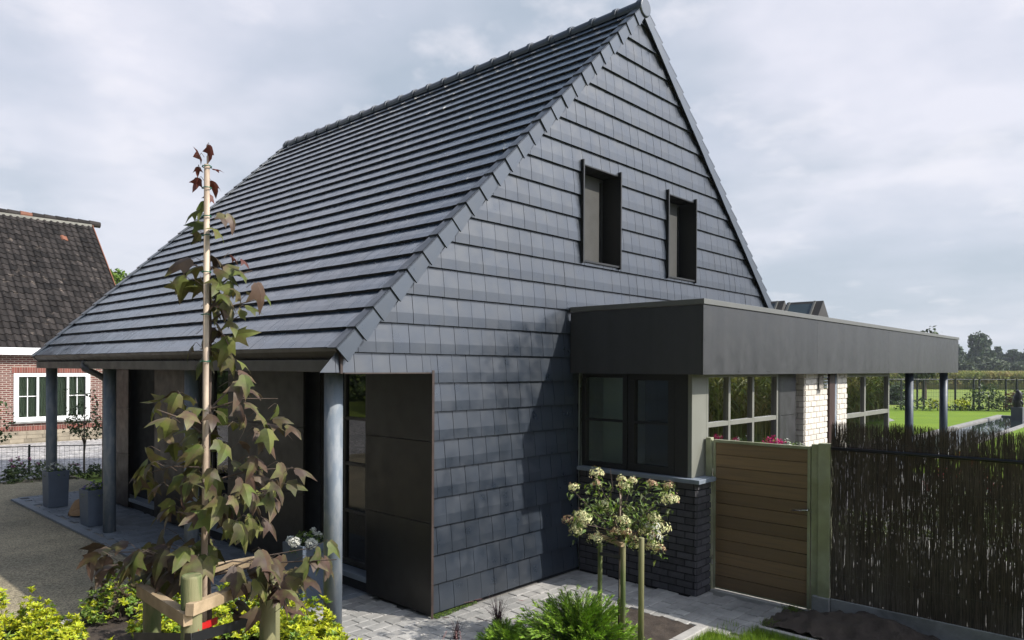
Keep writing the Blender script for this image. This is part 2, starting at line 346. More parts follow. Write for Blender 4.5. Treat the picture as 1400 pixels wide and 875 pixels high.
ccol = mixc(nt, zr_.outputs[0], ccol, (.13, .19, .31))  # upper sky darkened above the frame to lower the fill light
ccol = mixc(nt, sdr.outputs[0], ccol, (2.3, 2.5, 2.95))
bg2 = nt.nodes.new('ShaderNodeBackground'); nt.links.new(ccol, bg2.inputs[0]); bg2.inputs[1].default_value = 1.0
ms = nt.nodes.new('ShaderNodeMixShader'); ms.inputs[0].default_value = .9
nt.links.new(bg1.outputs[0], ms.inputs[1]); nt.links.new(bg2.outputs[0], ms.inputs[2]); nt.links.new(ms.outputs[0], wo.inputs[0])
sl = bpy.data.lights.new('sun', 'SUN'); sl.energy = 5.0; sl.angle = R(.6); sl.color = (1, .95, .87)
so = bpy.data.objects.new('sun', sl); COL.objects.link(so); so.rotation_euler = SD.to_track_quat('Z', 'Y').to_euler()
sc.view_settings.view_transform = 'Standard'; sc.view_settings.look = 'None'; sc.view_settings.gamma = 1; sc.view_settings.exposure = .15
sc.view_settings.use_curve_mapping = False
sc.cycles.max_bounces = 6; sc.cycles.transparent_max_bounces = 12; sc.cycles.caustics_reflective = False; sc.cycles.caustics_refractive = False
sc.cycles.use_denoising = True

# ------------------------------------------------------------------ ground
def sheet(name, pts, z, m, n=1):
    b = MB(); b.add([(x, y, z) for x, y in pts], [tuple(range(len(pts)))]); return struct(b.build(name, m))
def rect(x0, y0, x1, y1): return [(x0, y0), (x1, y0), (x1, y1), (x0, y1)]
sheet('ground', rect(-900, -900, 900, 900), -.06, 'meadow')
sheet('gravel_yard', [(-25, -14), (2.7, -14), (2.7, 0), (.6, 0), (.6, 13.4), (-.2, 13.0), (-3, 12.2), (-25, 10)], -.03, 'gravel')
sheet('neighbour_gravel_court', [(-25, 10), (-3, 12.2), (-.2, 13.0), (12, 15.5), (12, 24), (-25, 24)], -.034, 'gravelgrey')
sheet('garden_lawn', [(14.6, 1.72), (41.9, 1.72), (41.9, -.5), (36.5, -1.3), (48, -6), (49.5, 3.5), (46, 9.5), (26, 14), (14.6, 9)], -.02, 'lawn')
sheet('side_lawn', [(2.75, -14), (42, -14), (36, -.52), (14.6, -.52), (14.6, -2.6), (8, -5.6), (2.75, -7)], -.02, 'lawn')
sheet('terrace', [(2.75, -7), (8, -5.6), (14.6, -2.6), (14.6, 9), (9, 9), (9, -1.4), (2.75, -1.4)], -.016, 'terrace')
sheet('lawn_path', [(27, 4.6), (33.5, 4.6), (40, 7.2), (38.5, 7.6), (33, 5.4), (27, 5.6)], -.012, 'terrace')

def pave(name, inside, x0, y0, x1, y1, sx, sy, m, top=0., ang=0.):
    b = MB(); ca, sa = math.cos(ang), math.sin(ang); row = 0; y = y0
    cx, cy = (x0+x1)/2, (y0+y1)/2
    while y < y1:
        x = x0-rnd.uniform(0, sx)
        while x < x1:
            lw = sx*rnd.uniform(.62, 1.25); mx, my = x+lw/2, y+sy/2
            if inside(mx, my):
                g = .003; c = .005; h = top+rnd.uniform(-.003, .003)
                X0, X1, Y0, Y1 = x+g, x+lw-g, y+g, y+sy-g
                q = lambda: rnd.uniform(-.002, .002)
                tz = [h+q() for _ in range(4)]
                lo = [(X0, Y0, -.03), (X1, Y0, -.03), (X1, Y1, -.03), (X0, Y1, -.03)]
                mid = [(X0, Y0, tz[0]-c), (X1, Y0, tz[1]-c), (X1, Y1, tz[2]-c), (X0, Y1, tz[3]-c)]
                hi = [(X0+c+q(), Y0+c+q(), tz[0]), (X1-c+q(), Y0+c+q(), tz[1]), (X1-c+q(), Y1-c+q(), tz[2]), (X0+c+q(), Y1-c+q(), tz[3])]
                fs = [(8, 9, 10, 11)]
                for k in range(4):
                    j = (k+1) % 4; fs += [(k, j, 4+j, 4+k), (4+k, 4+j, 8+j, 8+k)]
                b.add(lo+mid+hi, fs)
            x += lw
        y += sy; row += 1
    return struct(b.build(name, m))
def in_front(x, y):
    if y > -.06 and x > -.02: return False
    if x < -.86 or x > 2.68: return False
    if x > 2.36 and y > -1.62: return False
    if y < -2.47 and x > 1.5: return False
    if x <= 1.58 and y < -1.22+(.0 if x > .9 else (.9-x)*.36): return False
    if x < -.3 and y < -.8: return False
    if x < 1.6 and y < -2.2: return False
    return True
sheet('paving_bed', [(-.9, -2.5), (2.7, -2.5), (2.7, -.0), (.3, .0), (.3, 10.3), (-1.17, 10.3), (-1.17, .9), (-.9, .6)], -.02, 'joint')
pave('front_paving', in_front, -.9, -2.5, 2.72, .98, .2, .135, 'paver')
pave('porch_paving', lambda x, y: -1.02 < x < .13 and .98 < y, -1.05, .98, .2, 10.22, .21, .14, 'paverblue')
b = MB(); y = .98
while y < 10.2: b.box((-1.165, y+.004, -.03), (-1.04, min(y+.6, 10.25)-.004, .004)); y += .6
x = -1.04
while x < .1: b.box((x+.004, 10.22, -.03), (x+.3, 10.34, .004)); x += .306
struct(b.build('paving_edge', 'paverblue', bevel=.004))

def soil(name, pts, zf, n=60):
    xs = [p[0] for p in pts]; ys = [p[1] for p in pts]; x0, x1, y0, y1 = min(xs), max(xs), min(ys), max(ys)
    b = MB(); nx = int((x1-x0)/.035)+1; ny = int((y1-y0)/.035)+1
    for j in range(ny+1):
        for i in range(nx+1):
            x = x0+(x1-x0)*i/nx; y = y0+(y1-y0)*j/ny
            z = zf(x, y)+.02*noise.noise(Vector((x*9, y*9, 1)))+.014*noise.noise(Vector((x*28, y*28, 5)))
            b.v.append(Vector((x, y, z)))
    for j in range(ny):
        for i in range(nx):
            a = j*(nx+1)+i; b.f.append((a, a+1, a+nx+2, a+nx+1)); b.m.append(0)
    o = b.build(name, 'soil', smooth=True); return struct(o)
soil('hydrangea_soil_bed', [(-.35, -2.09), (1.55, -.78)], lambda x, y: .012 if (y < -1.24+max(0, (.9-x)*.36)) else -.07)
soil('fence_soil_bed', [(1.98, -6.0), (2.66, -2.52)], lambda x, y: .02+.045*noise.noise(Vector((x*11, y*11, 3)))+.17*math.exp(-((x-2.45)/.25)**2-((y+3.35)/.5)**2)+.07*math.exp(-((x-2.2)/.2)**2-((y+2.85)/.3)**2))
soil('sapling_soil_bed', [(-4.6, -2.6), (-.9, 2.38)], lambda x, y: -.012 if (x < -1.2 or y < .55) else -.07)
# kerb stones: long slabs lying side by side
b = MB(); x = -.6
while x < 1.5: b.box((x+.004, -2.2, -.1), (min(x+.55, 1.56), -2.1, .045)); x += .55
tag(b.build('kerb', 'kerb', bevel=.008), 'pale kerb stones between the hydrangea soil and the lawn', 'kerb')
b = MB(); y = -2.52
while y > -6: b.box((1.9, y-.55, -.1), (1.96, y-.004, .03)); y -= .555
b.box((1.97, -2.525, -.1), (2.6, -2.475, .012))
tag(b.build('kerb', 'kerb', bevel=.006), 'narrow concrete edging between the lawn corner and the dark soil heap', 'kerb')

b = MB(); x = -4.4
while x < -1.3: b.box((x+.004, 2.4, -.1), (x+.5, 2.46, .0)); x += .505
tag(b.build('kerb', 'kerb', bevel=.006), 'short grey edging half hidden between the yellow shrubs and the gravel yard', 'kerb')
# lawn in the corner, blades
b = MB(); b.add([(-.6, -6, -.012), (1.9, -6, -.012), (1.9, -2.5, -.012), (1.56, -2.5, -.012), (1.56, -2.2, -.012), (-.6, -2.2, -.012)], [(0, 1, 2, 3, 4, 5)])
struct(b.build('front_lawn', 'lawn'))
b = MB()
for _ in range(26000):
    x = rnd.uniform(.4, 1.9); y = rnd.uniform(-4.2, -2.21)
    if x > 1.56 and y > -2.48 and rnd.random() < .9: continue
    h = rnd.uniform(.03, .075); a = rnd.uniform(0, 6.28); wd = .0025; l = rnd.uniform(0, .035); c, s = math.cos(a), math.sin(a); k = rnd.uniform(0, 6.28)
    b.add([(x-c*wd, y-s*wd, -.012), (x+c*wd, y+s*wd, -.012), (x+l*math.cos(k), y+l*math.sin(k), h)], [(0, 1, 2)])
tag(b.build('grass', 'grassblade'), 'bright green lawn grass in the front corner by the kerb', 'grass', kind='stuff')

# ------------------------------------------------------------------ the tiled house
XE, ZE, LY = -1.051, 2.642, 9.132
XA, ZA = 3.725, 7.37
XR, ZR = 9.0, 7.37-.9*(9.0-3.725)
house = thing('house', 'dark tiled house with a steep gable, two small upper windows and a columned porch', 'house', (0, 0, 0))
RH = .2835; TW = .196
# gable cladding, each tile its own piece, with a flatter upper face and a steeper lower lip
def yprof(d):
    return -.050+.005*(d/.1) if d < .1 else -.045+.026*((d-.1)/(RH-.1))
holes = [(2.405, 3.205, 3.764, 4.952), (4.405, 5.205, 3.764, 4.952), (2.365, 9.5, -.1, 3.1)]
def pieces(x0, x1, z0, z1, hs):
    if not hs: return [(x0, x1, z0, z1)]
    h = hs[0]; out = []
    if x1 <= h[0] or x0 >= h[1] or z1 <= h[2] or z0 >= h[3]: return pieces(x0, x1, z0, z1, hs[1:])
    if x0 < h[0]: out.append((x0, h[0], z0, z1))
    if x1 > h[1]: out.append((h[1], x1, z0, z1))
    xa, xb = max(x0, h[0]), min(x1, h[1])
    if z0 < h[2]: out.append((xa, xb, z0, h[2]))
    if z1 > h[3]: out.append((xa, xb, h[3], z1))
    r = []
    for q in out: r += pieces(*q, hs[1:])
    return r
g = MB(); row = 0; z = 0.03
while z < ZA:
    x = -1.1-rnd.uniform(0, TW)
    while x < 9.2:
        lean = rnd.uniform(-.004, .004)
        x0, x1 = x+.0025, x+TW-.0025; zb = z+rnd.uniform(-.0008, .0008); zt = z+RH+.012
        if x1 > 0: x0c = max(x0, .004)
        regs = []
        if z+RH < 2.398:
            if x1 > .004: regs = [(max(x0, .004), x1, zb, zt)]
        elif zb < 2.398:
            if x0 < .004: regs.append((x0, min(x1, .004), 2.4, zt))
            if x1 > .004: regs.append((max(x0, .004), x1, zb, zt))
        else: regs = [(x0, x1, zb, zt)]
        sg = rnd.uniform(-.001, .001)
        dy = rnd.uniform(-.001, .001)
        for rg in regs:
            for (a, c, e, f) in pieces(*rg, holes):
                if c-a < .006 or f-e < .006: continue
                cut = z+.1; lv = [e]+([cut] if e < cut < f else [])+[f]
                o = len(g.v); kx = lambda zz: lean*(zz-z)/RH
                for zz in lv:
                    yy = yprof(min(max(zz-z, 0), RH))+dy
                    g.v += [Vector((a+kx(zz)*.0, yy+sg, zz)), Vector((c, yy-sg, zz))]
                nb = len(g.v)
                y0 = -.008
                g.v += [Vector((a, y0, e)), Vector((c, y0, e)), Vector((a, y0, f)), Vector((c, y0, f))]
                fs = [(o+2*i, o+2*i+1, o+2*i+3, o+2*i+2) for i in range(len(lv)-1)]
                fs += [(o, nb, nb+1, o+1)]
                last = o+2*(len(lv)-1)
                fs += [tuple([o]+[o+2*i for i in range(1, len(lv))]+[nb+2, nb]), tuple([nb+1, nb+3]+[o+2*i+1 for i in range(len(lv)-1, -1, -1)])]
                g.f += fs; g.m += [0]*len(fs)
        x += TW
    z += RH; row += 1
dl = Vector((XA-XE, 0, ZA-ZE)).normalized(); nl = Vector((-dl.z, 0, dl.x))
dr = Vector((XA-XR, 0, ZA-ZR)).normalized(); nr = Vector((-dr.z, 0, dr.x))
if nr.z < 0: nr = -nr
g.build('gable_cladding', 'tile', house, bisect=[(Vector((XE, 0, ZE))-nl*.035, nl), (Vector((XR, 0, ZR))-nr*.035, nr)])
# gable wall behind the tiles, with the two openings
def wallstrips(b, y0, y1, xs, zs, hs, mi=0):
    for i in range(len(xs)-1):
        for j in range(len(zs)-1):
            cx, cz_ = (xs[i]+xs[i+1])/2, (zs[j]+zs[j+1])/2
            if any(h[0] < cx < h[1] and h[2] < cz_ < h[3] for h in hs): continue
            b.box((xs[i], y0, zs[j]), (xs[i+1], y1, zs[j+1]), mi)
b = MB()
b.box((.03, -.006, -.02), (2.42, .2, 3.1)); b.box((-.98, -.006, 2.41), (.03, .2, 3.1))
for (x0, x1, z0, z1) in [(-1.05, 9, 3.1, 3.764), (-1.05, 2.405, 3.764, 4.952), (3.205, 4.405, 3.764, 4.952), (5.205, 9, 3.764, 4.952), (-1.05, 9, 4.952, 7.4)]: b.box((x0, -.006, z0), (x1, .2, z1))
b.box((-1.0, 8.9, 2.41), (9, 9.1, 7.4)); b.box((.15, 8.9, -.02), (9, 9.1, 2.41)); b.box((8.8, .2, -.02), (8.99, 8.9, 2.6))
b.build('wall', 'backing_edgeshade', house, bisect=[(Vector((XE, 0, ZE))-nl*.06, nl), (Vector((XR, 0, ZR))-nr*.06, nr)])
b = MB(); b.box((-1.0, -.05, 2.388), (-.01, -.004, 2.4)); b.box((-1.045, -.055, 2.39), (-1.02, -.006, 2.60)); b.build('lintel_trim', 'copper', house)
# roof
def slope(org, d, n, rows, e, sgn, name):
    b = MB(); cnt = int(LY/.1945)+1
    for k in range(rows):
        for c in range(cnt):
            y0 = -.05+c*.1945; y1 = min(y0+.1945, LY)-.0045
            if y1-y0 < .02: continue
            n0 = .044+rnd.uniform(-.0012, .0012); nm = .040; n1 = .014; s0 = k*e+rnd.uniform(-.0015, .0015); sm = s0+.085; s1 = (k+1)*e+.01
            t = rnd.uniform(-.001, .001)
            def P(s, nn, y): v = org+d*s+n*nn; return Vector((v.x, y, v.z))
            o = [P(s0, n0-.030, y0), P(s0, n0-.030, y1), P(s0, n0+t, y0), P(s0, n0-t, y1), P(sm, nm+t, y0), P(sm, nm-t, y1), P(s1, n1, y0), P(s1, n1, y1), P(s1, n1-.01, y0), P(s1, n1-.01, y1)]
            b.add(o, [(2, 3, 5, 4), (4, 5, 7, 6), (0, 2, 4, 6, 8), (1, 9, 7, 5, 3), (0, 8, 9, 1), (0, 1, 3, 2)]); b.m[-1] = b.m[-2] = 1  # front edge and underside take a dark colour as painted shade
    r = b.build(name, ['rooftile', 'backing_edgeshade'], house)
    L = rows*e
    q = MB()
    def P(s, nn, y): v = org+d*s+n*nn; return Vector((v.x, y, v.z))
    vs = [P(-.0, -.002, -.035), P(-.0, -.002, LY-.01), P(L, -.002, LY-.01), P(L, -.002, -.035), P(0.02, -.12, -.035), P(0.02, -.12, LY-.01), P(L-.12, -.12, LY-.01), P(L-.12, -.12, -.035)]
    q.add(vs, [(0, 1, 2, 3), (4, 7, 6, 5), (0, 4, 5, 1), (1, 5, 6, 2), (2, 6, 7, 3), (3, 7, 4, 0)])
    q.build('roof_deck', 'soffit', r)
    # verge tiles along the front and back edges
    for (yo, s) in ((-.05, -1), (LY, 1)):
        v = MB()
        for k in range(rows):
            j = rnd.uniform(-.003, .003)
            s0, s1 = k*e-.03, (k+1)*e+.015
            ya, yb = yo+s*(.052+j), yo+s*(.034+j); yi = yo-s*.09
            for (p0, p1, nA, nB, nC, nD) in ((ya, yo-s*.004, .066, .046, -.112, -.078),):
                a = [P(s0, nC, p0), P(s0, nA, p0), P(s1, nB, yb), P(s1, nD, yb)]
                c = [P(s0, nC, p0-s*.018), P(s0, nA, p0-s*.018), P(s1, nB, yb-s*.018), P(s1, nD, yb-s*.018)]
                v.add(a+c, [(0, 1, 2, 3), (7, 6, 5, 4), (0, 4, 5, 1), (1, 5, 6, 2), (2, 6, 7, 3), (3, 7, 4, 0)])
                tA = [P(s0, nA, p0), P(s0, nA, yi), P(s1, nB, yi), P(s1, nB, yb)]
                tB = [P(s0, nA-.016, p0), P(s0, nA-.016, yi), P(s1, nB-.016, yi), P(s1, nB-.016, yb)]
                v.add(tA+tB, [(0, 1, 2, 3), (7, 6, 5, 4), (0, 4, 5, 1), (1, 5, 6, 2), (2, 6, 7, 3), (3, 7, 4, 0)])
        v.build('verge_tiles', 'verge', r)
    return r
Ll = (Vector((XA, 0, ZA))-Vector((XE, 0, ZE))).length; rl = slope(Vector((XE, 0, ZE-.05)), dl, nl, 25, Ll/25, 1, 'roof')
Lr = (Vector((XA, 0, ZA))-Vector((XR, 0, ZR))).length; rr = slope(Vector((XR, 0, ZR-.05)), dr, nr, 27, Lr/27, -1, 'roof')
# ridge of half round tiles
b = MB(); y = -.07; k = 0
while y < LY-.05:
    L = .395; y1 = min(y+L, LY+.02); cx, cz2 = XA, ZA-.045
    n = 10
    for (ya, yb, ra, rb) in ((y-.01, y+.05, .122, .122), (y+.05, y1+.01, .106, .098)):
        o = len(b.v)
        for (yy, rr_) in ((ya, ra), (yb, rb), (yb, rb-.018), (ya, ra-.018)):
            for i in range(n+1):
                t = math.pi*(-.12+1.24*i/n); b.v.append(Vector((cx+math.cos(t)*rr_, yy, cz2+math.sin(t)*rr_)))
        for q in range(4):
            for i in range(n):
                a0 = o+q*(n+1)+i; a1 = o+((q+1) % 4)*(n+1)+i; b.f.append((a0, a0+1, a1+1, a1)); b.m.append(0)
    y += L
b.build('ridge_tiles', 'verge', rl, smooth=False)
b = MB(); b.tube([(XA, -.115, ZA-.05), (XA, -.10, ZA-.05), (XA, -.06, ZA-.05)], [.115, .128, .128], 20); b.build('ridge_end_disc', 'verge', rl, bevel=.006)
# gutter, beam and soffit along the porch eave
b = MB(); x0 = XE
sec = [(XE+.0, 2.600), (XE-.012, 2.618), (XE-.03, 2.618), (XE-.022, 2.585), (XE+.045, 2.515), (XE+.13, 2.515), (XE+.13, 2.60), (XE+.11, 2.60), (XE+.11, 2.53), (XE+.05, 2.53)]
o = len(b.v)
for yy in (-.03, LY-.01):
    for (xx, z2) in sec: b.v.append(Vector((xx, yy, z2)))
n = len(sec)
for i in range(n): b.f.append((i, (i+1) % n, n+(i+1) % n, n+i)); b.m.append(0)
b.f += [tuple(range(n))[::-1], tuple(range(n, 2*n))]; b.m += [0, 0]
gut = b.build('gutter', 'zinc', house)
y = .12
while y < LY: MB().add([(XE-.034, y, 2.618), (XE-.034, y+.012, 2.618), (XE+.040, y+.012, 2.509), (XE+.040, y, 2.509), (XE-.02, y, 2.618), (XE-.02, y+.012, 2.618), (XE+.05, y+.012, 2.512), (XE+.05, y, 2.512)], [(0, 1, 2, 3), (7, 6, 5, 4), (0, 4, 5, 1), (1, 5, 6, 2), (2, 6, 7, 3), (3, 7, 4, 0)]).build('gutter_bracket', 'zinc', gut); y += .31
b = MB(); b.tube([(XE+.06, 6.72, 2.53), (XE+.0, 6.66, 2.44), (XE-.03, 6.5, 2.40), (XE+.08, 6.36, 2.33), (-.9, 6.28, 2.27), (-.848, 6.22, 2.2)], .045, 10); b.build('downpipe', 'zinc', house, smooth=True)
b = MB(); b.box((XE+.0, .02, 2.402), (XE+.07, LY-.02, 2.512)); b.box((XE+.0, -.03, 2.402), (XE+.07, .0, 2.512)); b.box((-.95, .2, 2.402), (-.75, LY-.05, 2.47)); b.build('eave_beam', 'zinc', house, bevel=.004)
b = MB(); b.box((XE+.09, .21, 2.48), (.15, LY-.06, 2.52)); b.build('soffit', 'soffit', house)
for i, yc in enumerate((.347, 3.372, 6.161, 9.0)):
    b = MB(); b.tube([(-.848, yc, -.01), (-.848, yc, 2.401)], .085, 32, cap=True)
    c = b.build('column', 'steel', house, smooth=False); 
    me = c.data
    for p in me.polygons: p.use_smooth = len(p.vertices) == 4
# porch side wall: sill, dark wall, glazed doors and sliding shutters
b = MB()
for (a, c) in ((.2, 1.2), (2.15, 4.4), (5.05, 5.85), (6.4, 8.9)): b.box((.15, a, .19), (.3, c, 2.46))
b.box((.05, 1.0, -.02), (.3, 8.95, .125))
b.build('side_wall', 'darkin', house)
b = MB(); b.box((-.02, .98, .13), (.149, 8.9, .188)); b.build('threshold', 'sill', house, bevel=.004)
def framegrid(b, axis, c0, c1, u0, u1, z0, z1, us, zs, fw=.05, bw=.03):
    """bars of a window: outer frame, mullions at us, transoms at zs, between planes c0..c1 of the given axis"""
    def bx(ua, ub, za, zb, ins=0.):
        if axis == 0: b.box((c0+ins, ua, za), (c1-ins, ub, zb))
        else: b.box((ua, c0+ins, za), (ub, c1-ins, zb))
    bx(u0, u1, z0, z0+fw); bx(u0, u1, z1-fw, z1); bx(u0, u0+fw, z0+fw, z1-fw); bx(u1-fw, u1, z0+fw, z1-fw)
    for u in us: bx(u-bw/2, u+bw/2, z0+fw, z1-fw, .004)
    cuts = sorted([u0+fw]+[x for u in us for x in (u-bw/2, u+bw/2)]+[u1-fw])
    for zz in zs:
        for i in range(0, len(cuts), 2): bx(cuts[i], cuts[i+1], zz-bw/2, zz+bw/2, .004)
for (a, c, um) in ((1.2, 2.15, [1.66]), (4.4, 5.05, []), (5.85, 6.4, [])):
    b = MB(); framegrid(b, 0, .165, .235, a, c, .19, 2.44, um, [.8, 1.34, 1.86], .055, .035)
    wn = b.build('glazed_door', 'frame', house, bevel=.003)
    b = MB(); b.box((.195, a+.05, .24), (.203, c-.05, 2.39)); b.build('pane', 'glassdark', wn)
for (a, c) in ((-.085, .975), (2.22, 4.13), (5.53, 6.65), (7.77, 9.05)):
    b = MB(); x0 = -.018 if a < 0 else -.03
    for (z0, z1) in ((.03, .92), (.926, 1.72), (1.726, 2.398 if a > 0 else 2.386)): b.box((x0, a, z0), (x0+.03, c, z1))
    sp = b.build('sliding_shutter', 'panel', house, bevel=.0015)
    if a < 0:
        b = MB(); b.box((-.024, -.092, .0), (.004, -.0855, 2.42)); b.build('edge_trim', 'copper', sp)
# room behind the porch doors
b = MB(); b.box((1.5, .21, .0), (1.52, 8.88, 2.6)); b.box((.31, .21, 2.47), (8.78, 8.88, 2.5)); b.build('partition', 'darkin', house)
# upper windows
for x0, x1 in ((2.405, 3.205), (4.405, 5.205)):
    z0, z1 = 3.764, 4.952
    wn = MB(); framegrid(wn, 1, .20, .25, x0+.012, x1-.012, z0+.012, z1-.012, [x0+.47], [], .045, .05)
    wn = wn.build('window', 'frame', house, bevel=.002)
    b = MB(); b.box((x0-.012, -.085, z0-.03), (x0+.011, .195, z1+.045)); b.box((x1-.011, -.085, z0-.03), (x1+.012, .195, z1+.045))
    b.box((x0+.011, -.04, z1-.011), (x1-.011, .195, z1+.008)); b.box((x0+.011, -.07, z0-.012), (x1-.011, .195, z0+.011)); b.build('reveal', 'frame', wn)
    b = MB(); b.box((x0+.05, .222, z0+.05), (x1-.05, .228, z1-.05)); b.build('pane', 'glass', wn)
    b = MB(); b.box((x0+.014, .175, z0+.03), (x1-.13, .18, z1-.03)); b.build('roller_blind', 'rollblind', wn)

# ------------------------------------------------------------------ the flat roofed extension
XF, DF, ZT, ZB, XRR = 2.187, -1.796, 3.177, 2.387, 14.031
ext = thing('flat_roofed_extension', 'low flat-roofed annex with a grey fascia band, corner window and open canopy', 'annex', (2.37, -1.5, 0))
def brickface(b, p0, du, L, z0, z1, out, bl=.205, bh=.066, j=.011, dep=.03, mort=True):
    """courses of single bricks on a wall face; du along, out = outward normal"""
    p0, du, out = Vector(p0), Vector(du), Vector(out); z = z0; r = 0
    H = (z1-z0); rows = max(1, round(H/(bh+j))); rh = H/rows
    for r in range(rows):
        x = -(bl*.5 if r % 2 else 0)
        while x < L:
            a, c = max(x, 0), min(x+bl-j, L)
            if c-a > .02:
                pr = rnd.uniform(0, .004); zz0, zz1 = z0+r*rh+j/2, z0+(r+1)*rh-j/2
                f = lambda u, o_, z_: p0+du*u+out*o_+Vector((0, 0, z_))
                vs = [f(a, 0, zz0), f(c, 0, zz0), f(c, 0, zz1), f(a, 0, zz1), f(a+.003, dep*.4+pr, zz0+.003), f(c-.003, dep*.4+pr, zz0+.003), f(c-.003, dep*.4+pr, zz1-.003), f(a+.003, dep*.4+pr, zz1-.003)]
                b.add(vs, [(4, 5, 6, 7), (0, 1, 5, 4), (1, 2, 6, 5), (2, 3, 7, 6), (3, 0, 4, 7)], 0)
            x += bl
    return b
# fascia of flat sheets, coping, roof
b = MB()
seams = [XF]+[on(u, 460, 1, DF).x for u in (1117.4, 1215, 1280)]+[XRR]
for i in range(len(seams)-1): b.box((seams[i]+.0015, DF, ZB), (seams[i+1]-.0015, DF+.02, ZT-.062))
b.box((XF, DF+.0215, ZB), (XF+.02, -.055, ZT-.062)); b.box((XRR-.02, DF+.0215, ZB), (XRR, 7.5, ZT-.062))
fa = b.build('fascia', 'fascia', ext, bevel=.0015)
for i in range(len(seams)-1):
    for k in range(max(2, int((seams[i+1]-seams[i])/.6))):
        n_ = max(2, int((seams[i+1]-seams[i])/.6)); x = seams[i]+.03+(seams[i+1]-seams[i]-.06)*k/(n_-1)
        for zz in (ZB+.03, (ZB+ZT)/2-.03, ZT-.1):
            if zz != (ZB+ZT)/2-.03 or k in (0, n_-1): MB().tube([(x, DF-.002, zz), (x, DF+.004, zz)], .005, 6).build('screw', 'frame', fa)
b = MB(); b.box((XF-.014, DF-.014, ZT-.056), (XRR+.014, DF+.1, ZT)); b.box((XF-.014, DF+.1, ZT-.056), (XF+.1, -.055, ZT)); b.box((XRR-.1, DF+.1, ZT-.056), (XRR+.014, 7.5, ZT)); b.build('coping', 'coping', ext, bevel=.003)
b = MB(); b.box((XF+.025, DF+.025, ZB+.012), (XRR-.025, -.056, ZT-.15)); b.box((8.2, -.056, ZB+.212), (XRR-.025, 7.4, ZT-.15)); b.box((9.02, -.056, ZB+.012), (XRR-.025, 7.4, ZB+.212)); b.build('roof_slab', 'soffit', ext)
XK, YK, XW = 2.374, -1.633, 9.69
YS = -1.5                                   # plane of the south windows
# brick base and its sill
b = MB(); b.box((XK+.012, YK+.012, -.05), (XK+.3, -.06, 1.215), 1); b.box((XK+.3, YK+.012, -.05), (XW, YK+.14, 1.215), 1)
brickface(b, (XK+.012, -.06, .0), (0, -1, 0), -.06-YK-.012, .0, 1.215, (-1, 0, 0)); brickface(b, (XK+.012, YK+.012, 0), (1, 0, 0), XW-XK, 0, 1.215, (0, -1, 0))
b.build('brick_base', ['brickdark', 'mortdark'], ext)
b = MB(); b.box((XK-.055, YK-.055, 1.217), (XK+.2, -.056, 1.262)); b.box((XK+.2, YK-.055, 1.217), (4.85, YK+.1, 1.262)); b.build('sill', 'sill', ext, bevel=.004)
# corner window in the left face
ZW0, ZW1 = 1.264, ZB+.01
b = MB(); ul = on(795, 560, 0, XK+.07).y; um = on(861, 560, 0, XK+.07).y; ur = on(925, 560, 0, XK+.07).y
framegrid(b, 0, XK+.04, XK+.11, um+.02, -.06, ZW0+.001, ZW1, [], [1.83], .06, .03)
w1 = b.build('window', 'frame', ext, bevel=.003)
b = MB(); b.box((XK+.07, um+.07, ZW0+.05), (XK+.076, -.11, ZW1-.05)); b.build('pane', 'glass', w1)
b = MB(); framegrid(b, 0, XK+.03, XK+.11, ur, um-.0, ZW0+.001, ZW1, [], [1.83], .085, .03)
w2 = b.build('window', 'frame', ext, bevel=.003)
b = MB(); b.box((XK+.07, ur+.07, ZW0+.07), (XK+.076, um-.07, ZW1-.07)); b.build('pane', 'glass', w2)
# corner post: dark return and pale front
b = MB(); b.box((XK+.03, YS, ZW0), (XK+.12, ur-.001, ZW1)); b.build('corner_post', 'frame', ext, bevel=.003)
b = MB(); b.box((XK+.035, YS-.05, ZW0), (2.735, YS-.001, ZW1)); b.build('corner_panel', 'framelight', ext, bevel=.003)
# south glazing
uS = lambda u: on(u, 512, 1, YS-.03).x
b = MB(); framegrid(b, 1, YS-.05, YS+.02, 2.737, uS(1062), ZW0+.001, ZW1, [uS(996), uS(1028.5)], [1.815], .045, .055)
w3 = b.build('window', 'framelight', ext, bevel=.003)
b = MB(); b.box((2.78, YS-.012, ZW0+.05), (uS(1061), YS-.006, ZW1-.04)); b.build('pane', 'mirrorglass', w3)
b = MB(); b.box((uS(1062)+.002, YS-.03, ZW0), (uS(1067), YS+.02, ZW1), 1); b.box((uS(1067), YS-.02, 0), (uS(1089), YS+.03, 1.825), 0); b.box((uS(1067), YS-.02, 1.831), (uS(1089), YS+.03, ZW1), 0)
b.build('infill_panel', ['fascia', 'frame'], ext)
def pier(x0, x1, ysd):
    b = MB(); b.box((x0+.012, ysd+.012, -.05), (x1-.002, YS+.2, ZW1), 1); brickface(b, (x0+.012, ysd+.012, 0), (1, 0, 0), x1-x0-.014, 0, ZW1, (0, -1, 0), bl=.215, bh=.07)
    brickface(b, (x0+.012, YS+.2, 0), (0, -1, 0), YS+.2-ysd-.012, 0, ZW1, (-1, 0, 0), bl=.215, bh=.07); return b.build('brick_pier', ['brickpale', 'mortpale'], ext)
pier(uS(1093), uS(1124), YS-.11); pier(uS(1137), uS(1151), YS-.11)
b = MB(); b.box((uS(1125), YS-.13, 0), (uS(1132.5), YS-.03, ZW1)); b.build('steel_post', 'rustpost', ext, bevel=.004)
b = MB(); b.tube([(uS(1135), YS-.09, 0), (uS(1135), YS-.09, ZW1)], .035, 12); b.build('downpipe', 'steel', ext, smooth=True)
b = MB(); framegrid(b, 1, YS-.05, YS+.02, uS(1151)+.003, XW, .1, ZW1, [uS(1181.5)], [1.7], .07, .07)
w4 = b.build('window', 'framelight', ext, bevel=.003)
